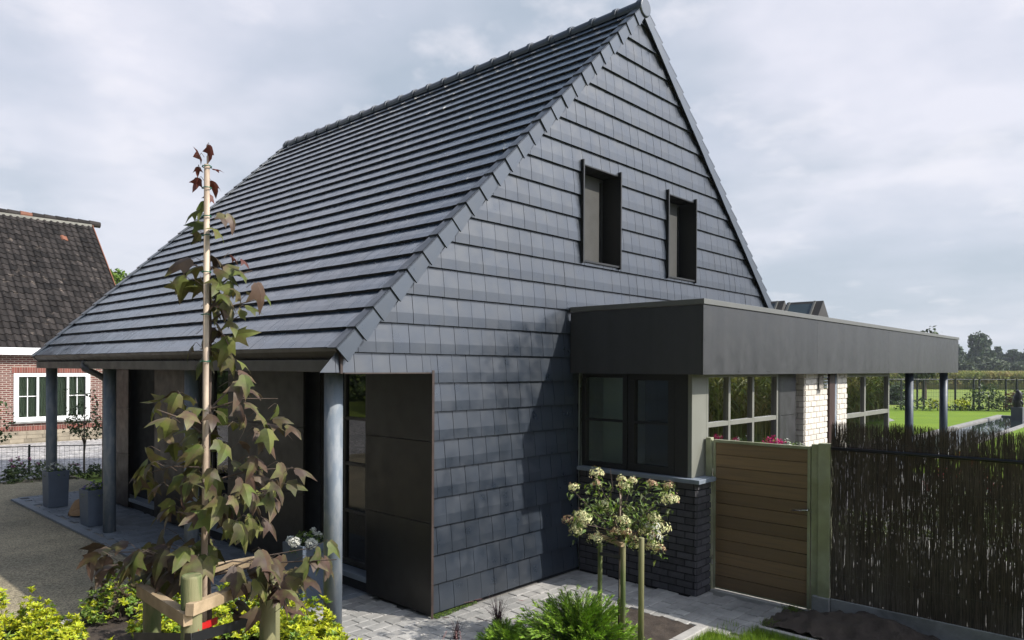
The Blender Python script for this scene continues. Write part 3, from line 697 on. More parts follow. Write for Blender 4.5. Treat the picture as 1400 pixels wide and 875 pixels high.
b = MB(); b.box((uS(1151)+.06, YS-.012, .16), (XW-.05, YS-.006, ZW1-.05)); b.build('pane', 'mirrorglass', w4)
b = MB(); b.box((XW-.01, YS+.021, .0), (XW+.06, 1.5, .1)); framegrid(b, 0, XW-.01, XW+.06, YS+.021, 1.5, .1, ZW1, [0.], [1.7], .07, .07); w5 = b.build('window', 'coping', ext)
b = MB(); b.box((XW+.02, YS+.08, .16), (XW+.026, 1.44, ZW1-.05)); b.build('pane', 'glass', w5)
b = MB(); lx = uS(1112.5); b.box((lx-.06, YS-.20, 2.17), (lx+.06, YS-.125, 2.37)); 
lamp = b.build('wall_lamp', 'chrome', ext, bevel=.008)
b = MB()
for k in range(4): b.box((lx-.066, YS-.207, 2.19+k*.045), (lx+.066, YS-.19, 2.2+k*.045))
b.build('louvre', 'steel', lamp)
for u, yy in ((1243, -1.55), (1290, -1.55)):
    p = on(u, 540, 1, yy); tt = (p-CAM).dot(FWD); b = MB(); b.tube([(p.x, yy, -.02), (p.x, yy, ZB+.015)], (10.5 if u < 1260 else 9.9)*tt/FPX/2, 28)
    c = b.build('canopy_column', 'steeldark', ext)
    for q in c.data.polygons: q.use_smooth = len(q.vertices) == 4
# inside the annex
b = MB(); b.box((XK+.31, YK+.15, .02), (XW-.02, 3.0, .04), 1); b.box((3.1, 1.5, 0), (XW-.02, 1.56, 2.46), 0); b.box((7.3, YS+.3, .04), (7.36, 3.0, 2.38), 0); b.box((2.43, .01, .0), (2.46, 3.0, 2.6), 0)
b.box((2.36, -.055, ZB+.08), (8.7, 3.0, ZB+.11), 0)
b.build('room_shell', ['roomwall', 'roomfloor'], ext)
b = MB(); b.box((2.66, on(853, 560, 0, 2.66).y, 1.02), (2.95, on(824.5, 560, 0, 2.66).y, 2.38)); b.build('added_pale_panel', 'roomwall', ext, bevel=.004)  # pale panel added close to the glass to catch daylight as a bright patch
for bb in (((2.47, .25, .95), (2.8, 1.4, 2.2)), ((6.3, 1.0, .04), (7.2, 1.49, 2.3)), ((2.75, -.9, .04), (3.3, 1.0, 1.05))): MB().box(*bb).build('kitchen_cabinet', 'cabinet', ext, bevel=.006)
b = MB(); c0 = Vector((2.95, -1.02, 1.05)); b.tube([c0, c0+Vector((0, 0, .28)), c0+Vector((0, -.02, .34)), c0+Vector((0, -.09, .39)), c0+Vector((0, -.17, .36)), c0+Vector((0, -.19, .28))], .011, 8); b.build('kitchen_tap', 'chrome', ext, smooth=True)
b = MB(); p = on(814, 520, 0, 2.55); q = on(822, 520, 0, 2.55)
b.tube([(2.55, p.y, 2.37), (2.55, p.y, 1.75), (2.55, p.y+.02, 1.5), (2.55, (p.y+q.y)/2, 1.42), (2.55, q.y-.02, 1.5), (2.55, q.y, 1.75), (2.55, q.y, 2.37)], .004, 5); b.build('blind_cord', 'white', ext, smooth=True)
# roof lanterns with glazed slopes
def lantern(u0, u1, t1):
    e1 = at(u1, 411, t1); e0 = on(u0, 413, 0, e1.x); zb2 = ZT-.16; zr = e1.z; hw = .62
    b = MB(); y0, y1 = e1.y, e0.y
    b.add([(e1.x-hw, y0, zb2), (e1.x+hw, y0, zb2), (e1.x, y0, zr), (e1.x-hw, y1, zb2), (e1.x+hw, y1, zb2), (e1.x, y1, zr)], [(0, 1, 2), (5, 4, 3), (0, 3, 4, 1)], 0)
    b.add([(e1.x-hw, y0, zb2), (e1.x, y0, zr), (e1.x, y1, zr), (e1.x-hw, y1, zb2)], [(0, 1, 2, 3)], 0); b.add([(e1.x+hw, y0, zb2), (e1.x, y0, zr), (e1.x, y1, zr), (e1.x+hw, y1, zb2)], [(3, 2, 1, 0)], 0)
    L = b.build('roof_lantern', 'zinc', ext)
    b = MB(); nn = Vector((-(zr-zb2), 0, hw)).normalized()
    for s, x in ((1, -1),):
        f = lambda a, c: Vector((e1.x+x*hw*(1-a), y0+(y1-y0)*c, zb2+(zr-zb2)*a))+nn*.012
        b.add([f(.04, .24), f(.92, .24), f(.92, .9), f(.04, .9)], [(0, 1, 2, 3)])
    b.build('pane', 'skyglass', L)
    b = MB()
    for c in (.22, .92): b.beam(f(0, c), f(.98, c), .035, .03)
    b.build('glazing_bar', 'coping', L)
M['skyglass'] = mat('sky_reflecting_glass', (.05, .07, .075), .03, spec=1.)
lantern(1076, 1126, 13.0); lantern(1030, 1073, 14.2)

# ------------------------------------------------------------------ gate and reed screen
XG = 2.7
gate = thing('garden_gate', 'brown boarded gate in olive metal frame between brick corner and reed screen', 'gate', (XG, -2.2, 0))
def gy(u, v=620): return on(u, v, 0, XG).y
yl, yr_ = gy(976), gy(1108.5); zt = 1.672
b = MB(); n = 12; z0 = .055; h = (zt-.03-z0)/n
for k in range(n): b.box((XG, yr_+.03, z0+k*h+.003), (XG+.028, yl-.022, z0+(k+1)*h-.003))
lf = b.build('gate_leaf', 'woodgate', gate, bevel=.002)
MB().box((XG+.0285, yr_+.03, .05), (XG+.034, yl-.022, zt-.03)).build('added_gap_backing', 'woodgate', gate)  # added behind the boards to block slits of light between them
b = MB(); b.box((XG-.008, yr_, .04), (XG+.04, yr_+.03, zt)); b.box((XG-.008, yl-.022, .04), (XG+.04, yl, zt)); b.box((XG-.008, yr_+.03, zt-.03), (XG+.04, yl-.022, zt)); b.box((XG+.004, yr_+.03, .04), (XG+.03, yl-.022, z0)); b.build('gate_frame', 'postgreen', gate, bevel=.002)
hp = on(1104, 698, 0, XG-.05); hq = on(1083, 697.5, 0, XG-.05)
b = MB(); b.tube([(XG-.005, hp.y, hp.z), (XG-.05, hp.y, hp.z), (XG-.052, hp.y+.01, hp.z), (XG-.052, hq.y, hq.z)], .008, 8); b.build('handle', 'chrome', gate, smooth=True)
b = MB(); b.box((XG-.02, gy(966)+.0, -.02), (XG+.05, YK+.0, 1.69)); b.box((XG-.012, gy(974), -.02), (XG+.04, gy(966)-.002, 1.67)); b.build('hinge_post', 'postgreen', gate, bevel=.003)
b = MB(); b.box((XG-.03, gy(1136), -.02), (XG+.07, gy(1120), 1.715)); b.build('latch_post', 'postgreen', gate, bevel=.003)
b = MB(); b.box((XG-.012, gy(1120)+.002, -.02), (XG+.05, gy(1110), 1.70)); b.build('latch_post', 'postgreen', gate, bevel=.003)
b = MB(); b.box((XG-.05, yr_-.02, -.03), (XG+.06, yl+.01, .028)); b.build('threshold', 'kerb', gate, bevel=.004)
for z in (.35, 1.3):
    b = MB(); b.tube([(XG-.012, yl+.006, z-.05), (XG-.012, yl+.006, z+.05)], .009, 8); b.build('hinge', 'chrome', gate)

fen = thing('reed_fence', 'dark twig screen with black top pipe standing on a concrete kerb', 'fence', (XG, -4, 0))
FY0, FY1 = gy(1137), -7.0
b = MB()
def twig(x, y, z0, z1, r, lx, ly):
    o = len(b.v); k = 3
    p, q = Vector((x, y, z0)), Vector((x+lx, y+ly, z1)); mid = (p+q)/2+Vector((rnd.uniform(-.006, .006), rnd.uniform(-.008, .008), 0))
    for pt, rr in ((p, r), (mid, r*.9), (q, r*.55)):
        for i in range(k): a = 2.1*i; b.v.append(pt+Vector((math.cos(a)*rr, math.sin(a)*rr, 0)))
    for s_ in range(2):
        for i in range(k): b.f.append((o+s_*k+i, o+s_*k+(i+1) % k, o+(s_+1)*k+(i+1) % k, o+(s_+1)*k+i)); b.m.append(0)
y = FY0
while y > FY1:
    y -= rnd.uniform(.0001, .00065)
    den = .55+.45*noise.noise(Vector((y*5, 0, 3)))
    if rnd.random() > .55+den*.5: continue
    top = 1.93+.035*noise.noise(Vector((y*9, 2, 0)))+.02*noise.noise(Vector((y*37, 7, 0)))
    l = rnd.uniform(.25, .9)
    zc = rnd.uniform(.2, top-l*.6)
    if rnd.random() < .3: z1 = top+rnd.uniform(-.05, .012); z0 = z1-l
    else: z0, z1 = max(.18, zc-l*.3), min(top, zc+l*.7)
    twig(XG+rnd.uniform(-.012, .016), y, z0, z1, rnd.uniform(.001, .0025), rnd.uniform(-.006, .006), rnd.gauss(0, .014))
    if rnd.random() < .5:
        z0 = rnd.uniform(.18, 1.3); z1 = z0+rnd.uniform(.3, .6); twig(XG+rnd.uniform(-.012, .016), y-rnd.uniform(0, .004), z0, min(z1, top), rnd.uniform(.0011, .0026), 0, rnd.gauss(0, .014))
    if rnd.random() < .5: z0 = .19; twig(XG+rnd.uniform(-.012, .016), y, z0, z0+rnd.uniform(.25, .8), rnd.uniform(.0015, .003), 0, rnd.gauss(0, .012))
    if rnd.random() < .3:
        z1 = top+rnd.uniform(-.05, .015); z0 = z1-rnd.uniform(.15, .6); twig(XG+rnd.uniform(-.012, .016), y-rnd.uniform(0, .004), z0, z1, rnd.uniform(.001, .002), 0, rnd.gauss(0, .022))
b.build('reed_mat', 'reed', fen)
b = MB()
for z in (.45, .95, 1.35, 1.75): b.beam((XG-.012, FY0, z), (XG-.012, FY1, z), .0022, .0022)
b.build('binding_wire', 'wire', fen)
pa, pb = on(1137, 613, 0, XG-.03), on(1400, 632.5, 0, XG-.03)
b = MB(); d = (pb-pa); b.tube([pa, pa+d*.5, pa+d*1.0, pa+d*1.8], .0165, 12); b.build('top_pipe', 'blackpole', fen, smooth=True)
y = FY0-1.98
while y > FY1: b = MB(); b.tube([(XG+.05, y, -.02), (XG+.05, y, 1.75)], .02, 10); b.build('fence_post', 'wire', fen); y -= 2.0
b = MB(); b.box((XG-.025, FY1, -.06), (XG+.025, FY0-.004, .2)); b.build('concrete_kerb', 'concrete', fen, bevel=.006)
b = MB(); b.box((XG-.06, gy(1137)+.0, -.06), (XG+.03, gy(1113.5), .20)); tag(b.build('concrete_block', 'concrete', bevel=.006), 'small pale concrete foot block below the wide gate post', 'concrete block')

# ------------------------------------------------------------------ plants near the house
def spray_leaves(b, c, n, L, W, out=.7, up=.3, spread=.02, mi=0, mis=None, droop=.2, lv=.3):
    for i in range(n):
        d = (rdir()+Vector((0, 0, up))).normalized()
        b.leaf(c+rv(spread), d, (rdir()*.6+Vector((0, 0, 1))), L*rnd.uniform(1-lv, 1+lv), W*rnd.uniform(.8, 1.2), mi if mis is None else rnd.choice(mis), droop)
def rosette(b, c, axis, n, L, W, mi):
    axis = axis.normalized(); a = axis.orthogonal().normalized(); t = axis.cross(a); ph = rnd.uniform(0, 6)
    for i in range(n):
        an = ph+2*math.pi*i/n+rnd.uniform(-.3, .3); k = rnd.uniform(.35, 1.1)
        d = (a*math.cos(an)+t*math.sin(an))*k+axis*rnd.uniform(.25, .9); b.leaf(c, d, axis, L*rnd.uniform(.7, 1.2), W*rnd.uniform(.8, 1.2), mi, .15)
def shrub(label, x, y, rx, ry, h, n, mix=(0, 0, 0, 1, 1), z0=-.02, Lf=.05, group='yellow green shrubs in the sapling bed', name='yellow_shrub'):
    t = thing(name, label, 'shrub', (x, y, z0), group)
    b = MB(); s = MB(); sd = rnd.uniform(0, 99)
    for i in range(n):
        an = rnd.uniform(0, 6.283); rr = math.sqrt(rnd.random()); X, Y_ = math.cos(an)*rr, math.sin(an)*rr
        hh = h*1.12*(1-.55*rr**2.2)*(.8+.75*noise.noise(Vector((X*2.3+sd, Y_*2.3, 1)))); 
        k = rnd.random()**.45
        p = Vector((x+X*rx, y+Y_*ry, z0+max(.05, hh*k)))
        ax = Vector((X*.6, Y_*.6, 1))+rv(.4)
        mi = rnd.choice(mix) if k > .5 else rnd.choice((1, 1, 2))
        rosette(b, p, ax, rnd.randint(5, 8), Lf*(1 if k > .6 else .9), Lf*.42, mi)
        if i % 7 == 0: s.tube([(x+X*rx*.35, y+Y_*ry*.35, z0), (x+X*rx*.7, y+Y_*ry*.7, z0+hh*k*.5), p], [.004, .003, .0015], 4, cap=False)
    b.build('foliage', ['yellowleaf', 'limeleaf', 'darkleaf', 'leafbrown'], t); s.build('stems', 'bark', t); return t
def wp(u, v, t): p = at(u, v, t); return p.x, p.y
for (u, t, rx, ry, h, n, lb) in (
    (20, 6.3, .34, .3, .42, 420, 'bright yellow-green shrub in the near corner, first before the gravel'),
    (72, 6.2, .25, .25, .3, 260, 'low yellow-green shrub just right of the corner shrub by the gravel'),
    (165, 7.1, .34, .3, .38, 380, 'yellow-green shrub with bronze tips at the gravel edge left of the stakes'),
    (232, 6.4, .32, .3, .52, 460, 'yellow-green shrub behind the left wooden stake'),
    (318, 6.5, .38, .3, .44, 460, 'yellow-green shrub behind the pale rail and the red tie'),
    (415, 5.9, .34, .3, .53, 620, 'bushy yellow-green shrub in front of the near steel column'),
    (480, 5.6, .26, .24, .33, 300, 'low yellow-green shrub at the paving edge right of the near column'),
    (140, 5.6, .26, .24, .28, 240, 'small yellow-green shrub at the lower edge left of the stakes'),
    (385, 6.6, .25, .2, .4, 260, 'dull yellow-green shrub between the right stake and the blue planter')):
    x, y = wp(u, 840, t)
    shrub(lb, x, y, rx, ry, h, int(n*1.25), mix=(0, 0, 0, 0, 1) if 'bronze' not in lb else (0, 1, 3, 1))

# sapling: trunk, twigs and lobed drooping leaves
def lobed(b, p, d, nrm, L, mi):
    """three-lobed leaf hanging along d, midrib folded, lobes curling"""
    d = d.normalized(); a = d.cross(nrm)
    if a.length < 1e-3: a = d.orthogonal()
    a.normalize(); n = a.cross(d); 
    half = [(0, 0), (.10, -.06), (.30, .02), (.36, .20), (.62, .47), (.40, .52), (.26, .56), (.20, .80), (.0, 1.12)]
    cv = rnd.uniform(.5, 1.5); fo = rnd.uniform(-.1, .5); tw = rnd.uniform(-.25, .25)
    def P(x, y): 
        z = -cv*(y*y)*.6+fo*abs(x)*.55-(abs(x)**2)*cv*1.1+tw*x*y+.02*math.sin(y*14+x*9)
        return p+(a*x+d*y+n*z)*L
    spine = [P(0, 0), P(0, .25), P(0, .52), P(0, .82), P(0, 1.12)]
    for s in (1, -1):
        o = len(b.v); q = [P(s*x, y) for x, y in half[1:-1]]; b.v += spine+q
        S = lambda i: o+i
        Q = lambda i: o+5+i
        fs = [(S(0), Q(0), Q(1)), (S(0), Q(1), Q(2), S(1)), (S(1), Q(2), Q(4)), (Q(2), Q(3), Q(4)), (S(1), Q(4), Q(5), S(2)), (S(2), Q(5), Q(6), S(3)), (S(3), Q(6), S(4))]
        if s < 0: fs = [f[::-1] for f in fs]
        b.f += fs; b.m += [mi]*len(fs)
base = at(286, 800, 4.12); tx, ty = base.x, base.y
top = at(286, 214, 4.02)
sap = thing('sapling_tree', 'slender young tree with drooping bronze-green lobed leaves tied to a cane', 'tree', (tx, ty, -.02))
def trunk_at(z): k = z/top.z; return Vector((tx+(top.x-tx)*k+.012*math.sin(z*3), ty+(top.y-ty)*k+.01*math.cos(z*2.3), z))
b = MB(); zs = [i*.25-.05 for i in range(14)]+[top.z]; b.tube([trunk_at(z) for z in zs], [.021-.0165*max(0, z)/top.z for z in zs], 8); b.build('trunk', 'bark', sap, smooth=True)
lv = MB(); tw = MB()
def add_leaf(u, v, t, red=0, L=None, side=None):
    p = at(u, v, t); z = p.z
    L = (L or rnd.uniform(.1, .155))*(.62 if red == 2 else .84)
    tr = trunk_at(min(max(z-.10, .9), top.z-.05)); out = Vector((p.x-tr.x, p.y-tr.y, 0)); o2 = out.normalized() if out.length > .02 else Vector((rnd.uniform(-1, 1), rnd.uniform(-1, 1), 0)).normalized()
    d = (o2*rnd.uniform(.4, 1.1)+Vector((0, 0, -rnd.uniform(.0, .75)))+rv(.45)); nrm = o2*.5+Vector((.2, -.4, .75))+rv(.45)
    mi = 2 if red == 2 else (rnd.choice((0, 0, 0, 1)) if red == 0 else rnd.choice((0, 1, 1)))
    lobed(lv, p-d.normalized()*L*.5, d, nrm, L, mi)
    q = p-d.normalized()*L*.5
    k = q-o2*L*.6+Vector((0, 0, -.02)); tw.tube([k, q+Vector((0, 0, .01))-o2*L*.2, q], [.0018, .0015, .0012], 4, cap=False); return k
def branch(u0, v0, u1, v1, t0, t1, n=3):
    p = at(u1, v1, t1); q0 = at(u0, v0, t0); q = trunk_at(q0.z); md = (p+q)/2+Vector((0, 0, .03)); tw.tube([q, md, p], [.006, .0045, .0025], 5, cap=False)
T0 = 4.05
for (u, v, r, L) in ((273, 212, 2, .13), (289, 209, 2, .13), (297, 230, 2, .08), (270, 231, 2, .07), (270, 250, 2, .09), (294, 251, 2, .12), (286, 270, 2, .09), (262, 288, 0, .09), (272, 285, 0, .11), (306, 297, 1, .09), (320, 300, 1, .1), (300, 313, 0, .12), (270, 303, 0, .1), (272, 324, 0, .08),
    (246, 356, 1, .14), (262, 362, 1, .12), (300, 352, 1, .1), (322, 352, 2, .09), (336, 357, 2, .08), (306, 366, 0, .12), (322, 368, 0, .13), (333, 372, 0, .1), (250, 392, 0, .14), (266, 388, 0, .11), (284, 386, 0, .14), (300, 385, 0, .12), (318, 398, 0, .12), (332, 398, 0, .12), (348, 402, 0, .1), (367, 406, 0, .08), (308, 405, 0, .14), (322, 417, 0, .14), (310, 424, 1, .12), (334, 428, 0, .08), (296, 420, 0, .1), (320, 440, 0, .1), (306, 448, 0, .13), (314, 462, 1, .14), (292, 452, 0, .1), (256, 476, 0, .1), (276, 488, 0, .12), (304, 482, 0, .14), (320, 494, 0, .14), (336, 496, 0, .1), (274, 470, 0, .1)):
    add_leaf(u, v, T0+rnd.uniform(-.1, .1), r, L*1.08)
for (u0, v0, u1, v1) in ((284, 400, 345, 370), (286, 440, 350, 410), (283, 380, 250, 360), (285, 470, 330, 430), (284, 600, 215, 560), (284, 560, 380, 545), (285, 640, 190, 650), (286, 660, 400, 640), (286, 560, 340, 520), (285, 700, 370, 670), (286, 770, 150, 755), (286, 780, 200, 760), (287, 790, 420, 750), (287, 790, 460, 765), (286, 780, 350, 770), (285, 720, 240, 700)): branch(u0, v0, u1, v1, T0, T0+rnd.uniform(-.2, .25))
for (cu, cv, ru, rv_, n, r) in ((318, 400, 42, 40, 6, 0), (262, 385, 24, 26, 2, 1), (305, 470, 36, 22, 5, 0), (235, 570, 40, 28, 8, 0), (258, 548, 22, 10, 4, 0), (330, 525, 26, 16, 5, 1), (290, 580, 40, 30, 12, 0), (350, 575, 40, 34, 11, 1), (225, 640, 45, 30, 14, 0), (295, 635, 45, 35, 15, 0), (355, 650, 45, 34, 16, 1), (245, 690, 35, 22, 9, 1), (315, 700, 50, 34, 22, 0), (360, 700, 30, 24, 8, 0),
    (150, 762, 34, 22, 9, 1), (215, 762, 48, 30, 22, 1), (250, 790, 30, 14, 7, 1), (275, 750, 30, 20, 9, 0), (355, 785, 34, 24, 15, 1), (395, 790, 34, 24, 16, 1), (440, 775, 18, 16, 4, 1), (395, 815, 24, 22, 5, 1), (350, 835, 20, 18, 3, 1)):
    for _ in range(n):
        a = rnd.uniform(0, 6.28); k = math.sqrt(rnd.random()); add_leaf(cu+ru*k*math.cos(a), cv+rv_*k*math.sin(a), T0+rnd.uniform(-.3, .3), r, rnd.uniform(.12, .18) if cv > 740 else None)
for (u, v) in ((403, 582), (416, 640), (183, 648), (460, 748), (186, 660), (405, 662), (120, 772), (136, 752)): add_leaf(u, v, T0, 1, .12)
lv.build('crown', ['leafgreen', 'leafbrown', 'leafred'], sap, smooth=True); tw.build('branches', 'bark', sap)
# cane with ties
p0 = at(276, 905, 3.98); p1 = at(283, 225, 3.98)
cn = thing('plant_cane', 'pale weathered cane standing upright beside the sapling trunk', 'cane', (p0.x, p0.y, -.02))
b = MB(); q0 = Vector((p0.x, p0.y, -.02)); b.tube([q0, (q0+p1)/2+Vector((.006, 0, 0)), p1], [.019, .017, .015], 14); b.build('cane', 'cane', cn, smooth=True)
for v in (228, 257, 296, 322, 372, 430, 494, 714):
    k = (at(283, v, 3.98).z+.02)/(p1.z+.02); c = q0+(p1-q0)*k; b = MB(); r = .023
    b.tube([c+Vector((math.cos(a)*r, math.sin(a)*r*1.3, rnd.uniform(-.003, .003))) for a in [i*6.283/12 for i in range(13)]], .003, 5, cap=False); b.build('wire_tie', 'greentie', cn, smooth=True)
# staking frame
sf = thing('tree_stake_frame', 'round green-tinted stakes joined by pale sawn rails round the sapling', 'tree stake', (tx, ty, -.02))
def stake(u, v, t, r):
    p = at(u, v, t); b = MB(); b.tube([(p.x, p.y, -.1), (p.x, p.y, p.z*.5), (p.x, p.y, p.z-.012), (p.x, p.y, p.z)], [r*1.02, r, r, r*.9], 20); o = b.build('stake', 'stake', sf)
    for q in o.data.polygons: q.use_smooth = len(q.vertices) == 4
    return p
s1 = stake(262, 786, 3.62, .050); s2 = stake(208, 796, 4.15, .048); s3 = stake(366, 798, 4.3, .046); s4 = stake(375, 775, 5.1, .04)
b = MB(); a, c = at(192, 806, 3.98), at(257, 847, 3.55); b.beam(a, c+(c-a)*.0, .045, .065); b.build('rail', 'rail', sf, bevel=.002)
b = MB(); a, c = at(259, 834, 3.53), at(338, 802, 4.12); b.beam(a, c, .045, .06); b.build('rail', 'rail', sf, bevel=.002)
b = MB(); a, c = at(292, 777, 4.9), at(366, 764, 5.0); b.beam(a, c, .045, .06); b.build('rail', 'rail', sf, bevel=.002)
b = MB(); a, c, e = at(183, 871, 4.05), at(262, 873, 3.52), at(341, 850, 4.1); b.beam(a, c, .004, .05); b.beam(c, e, .004, .05); b.build('black_strap', 'strap', sf)
b = MB(); a, c, e = at(270, 858, 3.6), at(283, 854, 3.8), at(296, 848, 3.98); b.beam(a, c, .012, .03); b.beam(c, e, .014, .034); b.build('red_tie', 'red', sf)

# hydrangea standard
hx, hy = wp(846, 860, 6.3)
hyd = thing('hydrangea_tree', 'standard hydrangea with cream flower heads in front of the dark brick base', 'shrub', (hx, hy, 0))
b = MB(); c = Vector((hx, hy, -.02)); tp = at(848, 730, 6.3); b.tube([c, Vector((hx+.01, hy, .5)), tp], [.014, .012, .012], 8); b.build('stem', 'bark', hyd, smooth=True)
heads = [(784, 666, .035, 0), (815.7, 647, .05, 0), (816, 661, .03, 1), (852, 664, .045, 0), (850, 655, .03, 0), (864.5, 656.6, .032, 0), (891, 661, .035, 1), (913.5, 664, .035, 1), (916, 683, .06, 0), (777, 710, .04, 1), (794, 703, .04, 0), (825, 690, .042, 0), (792, 718, .05, 0), (799, 710, .05, 0), (788, 725, .045, 0), (814, 736, .05, 0), (840, 709, .035, 0), (852, 712, .045, 0), (843, 728, .045, 1), (856, 727, .035, 1), (863, 735, .042, 1), (870, 744, .045, 0), (881, 727, .04, 0), (892, 719, .05, 2), (894, 707, .045, 0), (905, 722, .065, 0), (895, 732, .05, 2), (893, 746, .05, 0), (903, 750, .035, 1)]
br = MB(); lf2 = MB()
for (u, v, r, kd) in heads:
    r *= 1.35; c = at(u, v, 6.25+rnd.uniform(-.22, .22)); b = MB()
    for i in range(int(75*r/.045)):
        d = rdir(); d.z = abs(d.z)*.9-.25 if rnd.random() < .8 else d.z
        p = c+Vector((d.x, d.y, d.z*.95))*r*rnd.uniform(.75, 1.08); a = d.orthogonal().normalized(); t_ = d.cross(a); s_ = rnd.uniform(.010, .0145)
        mi = {0: 0, 1: rnd.choice((0, 1, 1)), 2: rnd.choice((0, 2))}[kd] if rnd.random() < .93 else 1
        for k in range(2):
            an = rnd.uniform(0, 3.14); x_ = (a*math.cos(an)+t_*math.sin(an)); y_ = d.cross(x_)
            b.add([p-x_*s_+d*.003, p-y_*s_*.5, p+x_*s_+d*.003, p+y_*s_*.5], [(0, 1, 2, 3)], mi)
    b.build('flower_head', ['floret', 'floretpink', 'floretwhite'], hyd)
    md = (tp+c)/2+Vector((rnd.uniform(-.03, .03), rnd.uniform(-.03, .03), -.02)); br.tube([tp, md, c-Vector((0, 0, r*.6))], [.007, .004, .0025], 5, cap=False)
    for i in range(7): q = c+rv(.05)-Vector((0, 0, .05)); lf2.leaf(q, rdir()+Vector((0, 0, .1)), Vector((0, 0, 1))+rv(.5), rnd.uniform(.04, .075), .026, rnd.choice((0, 0, 1)))
for (cu, cv, ru, rv_, n) in ((850, 702, 50, 20, 230), (810, 702, 26, 18, 80), (890, 672, 36, 12, 80), (815, 668, 20, 12, 36), (880, 712, 26, 18, 100), (850, 735, 25, 8, 40)):
    for _ in range(n):
        a = rnd.uniform(0, 6.28); k = math.sqrt(rnd.random()); q = at(cu+ru*k*math.cos(a), cv+rv_*k*math.sin(a), 6.3+rnd.uniform(-.22, .22)); lf2.leaf(q, rdir()+Vector((0, 0, .15)), Vector((0, 0, 1))+rv(.6), rnd.uniform(.045, .085), .026, rnd.choice((0, 0, 0, 1)))
lf2.build('leaves', ['hydleaf', 'limeleaf'], hyd); br.tube([tp, at(826, 690, 6.3), at(838, 668, 6.3), at(834, 640, 6.3)], [.006, .004, .003, .002], 5, cap=False); br.build('branches', 'bark', hyd)
hs = thing('tree_stake_frame', 'three thin brown stakes with a short crossbar holding up the hydrangea', 'tree stake', (hx, hy, 0))
for (u, v, t, r) in ((820.5, 742, 6.55, .0215), (852, 738, 6.15, .0235), (877, 735, 5.95, .0245)):
    p = at(u, v, t); b = MB(); b.tube([(p.x, p.y, -.08), (p.x, p.y, p.z-.006), (p.x, p.y, p.z)], [r, r*.97, r*.85], 16); o = b.build('stake', 'stake', hs)
    for q in o.data.polygons: q.use_smooth = len(q.vertices) == 4
b = MB(); b.beam(at(816, 731, 6.5), at(851, 745, 6.1), .03, .035); b.build('rail', 'rail', hs, bevel=.002)
b = MB(); b.beam(at(820, 757, 6.53), at(850, 762, 6.18), .004, .03); b.build('black_strap', 'strap', hs)
p = at(848, 669, 6.3); b = MB(); b.tube([(p.x, p.y, -.05), (p.x, p.y, p.z)], .0085, 8); tag(b.build('plant_cane', 'cane', smooth=True), 'thin pale cane rising through the hydrangea crown', 'cane')

# juniper
def juniper(label, u, t, n, R0, h, group=None):
    x, y = wp(u, 850, t); tn = thing('juniper_shrub', label, 'shrub', (x, y, -.01), group); b = MB(); st = MB()
    for i in range(n):
        az = rnd.uniform(0, 6.283); el = rnd.uniform(.05, 1.25); L = R0*rnd.uniform(.55, 1.05)*(1-.35*(el/1.25)); d = Vector((math.cos(az)*math.cos(el), math.sin(az)*math.cos(el), math.sin(el)*h/R0)).normalized()
        c = Vector((x, y, .02)); pts = []
        for k in range(9):
            s_ = k/8; pts.append(c+d*L*s_+Vector((0, 0, -.10*s_*s_*L+.04*s_)))
        st.tube(pts[::2], [.005, .004, .003, .002, .001], 4, cap=False)
        for k in range(2, 9):
            s_ = k/8
            for j in range(5):
                sd = (d*rnd.uniform(.7, 1.2)+rdir()*.5+Vector((0, 0, .12))).normalized(); q = pts[k]+rv(.012); l2 = .12*(1.25-s_)*rnd.uniform(.6, 1.2)
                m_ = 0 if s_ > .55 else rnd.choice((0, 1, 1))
                for mm in range(9):
                    pp = q+sd*l2*mm/7; nd_ = (sd*1.3+rdir()*.5).normalized(); a = nd_.orthogonal().normalized()*.003; l3 = rnd.uniform(.02, .036); b.add([pp-a, pp+a, pp+nd_*l3], [(0, 1, 2)], m_)
    b.build('foliage', ['juniper', 'juniperd'], tn); st.build('stems', 'bark', tn)
juniper('feathery bright green juniper spreading over the bed beside the hydrangea stakes', 792, 6.35, 230, .66, .72)
juniper('low green conifer tuft at the lower edge behind the purple grass', 690, 6.35, 60, .24, .16)
def fgrass(label, u, t, n, h, plumes):
    x, y = wp(u, 860, t); tn = thing('purple_grass', label, 'ornamental grass', (x, y, -.01)); b = MB()
    def blade(az, l, lean, wd, mi):
        p = Vector((x, y, 0))+rv(.02); p.z = -.01; d = Vector((math.cos(az), math.sin(az), 0)); prev = None
        for k in range(7):
            s_ = k/6; c = p+d*(lean*l*s_**1.8)+Vector((0, 0, l*(s_-.45*lean*s_**3))); a = Vector((-d.y, d.x, 0))*wd*(1-s_)**.6
            o = len(b.v); b.v += [c-a, c+a]
            if prev is not None: b.f.append((prev, prev+1, o+1, o)); b.m.append(mi)
            prev = o
        return c
    for i in range(n): blade(rnd.uniform(0, 6.28), h*rnd.uniform(.5, 1.1), rnd.uniform(.1, .7), .0028, 0)
    b.build('blades', 'purple', tn); 
    for i in range(plumes):
        b = MB(); az = rnd.uniform(0, 6.28); tip = blade(az, h*1.0, .8, .0015, 0); d = Vector((math.cos(az), math.sin(az), -.35))
        for k in range(90):
            q = tip+d*.11*rnd.random(); e = rdir(); a = e.orthogonal().normalized()*.0012; b.add([q-a, q+a, q+e*.012+d*.008], [(0, 1, 2)], 1)
        b.build('plume', ['purple', 'plume'], tn)
fgrass('dark purple fountain grass tuft between the paving and the juniper', 681, 6.72, 110, .36, 3)
fgrass('sparse reddish grass with pale plumes at the lower edge of the paving', 624, 6.5, 50, .24, 6)
fgrass('thin brown grass with an arching pale plume in front of the juniper', 741, 6.42, 50, .3, 3)

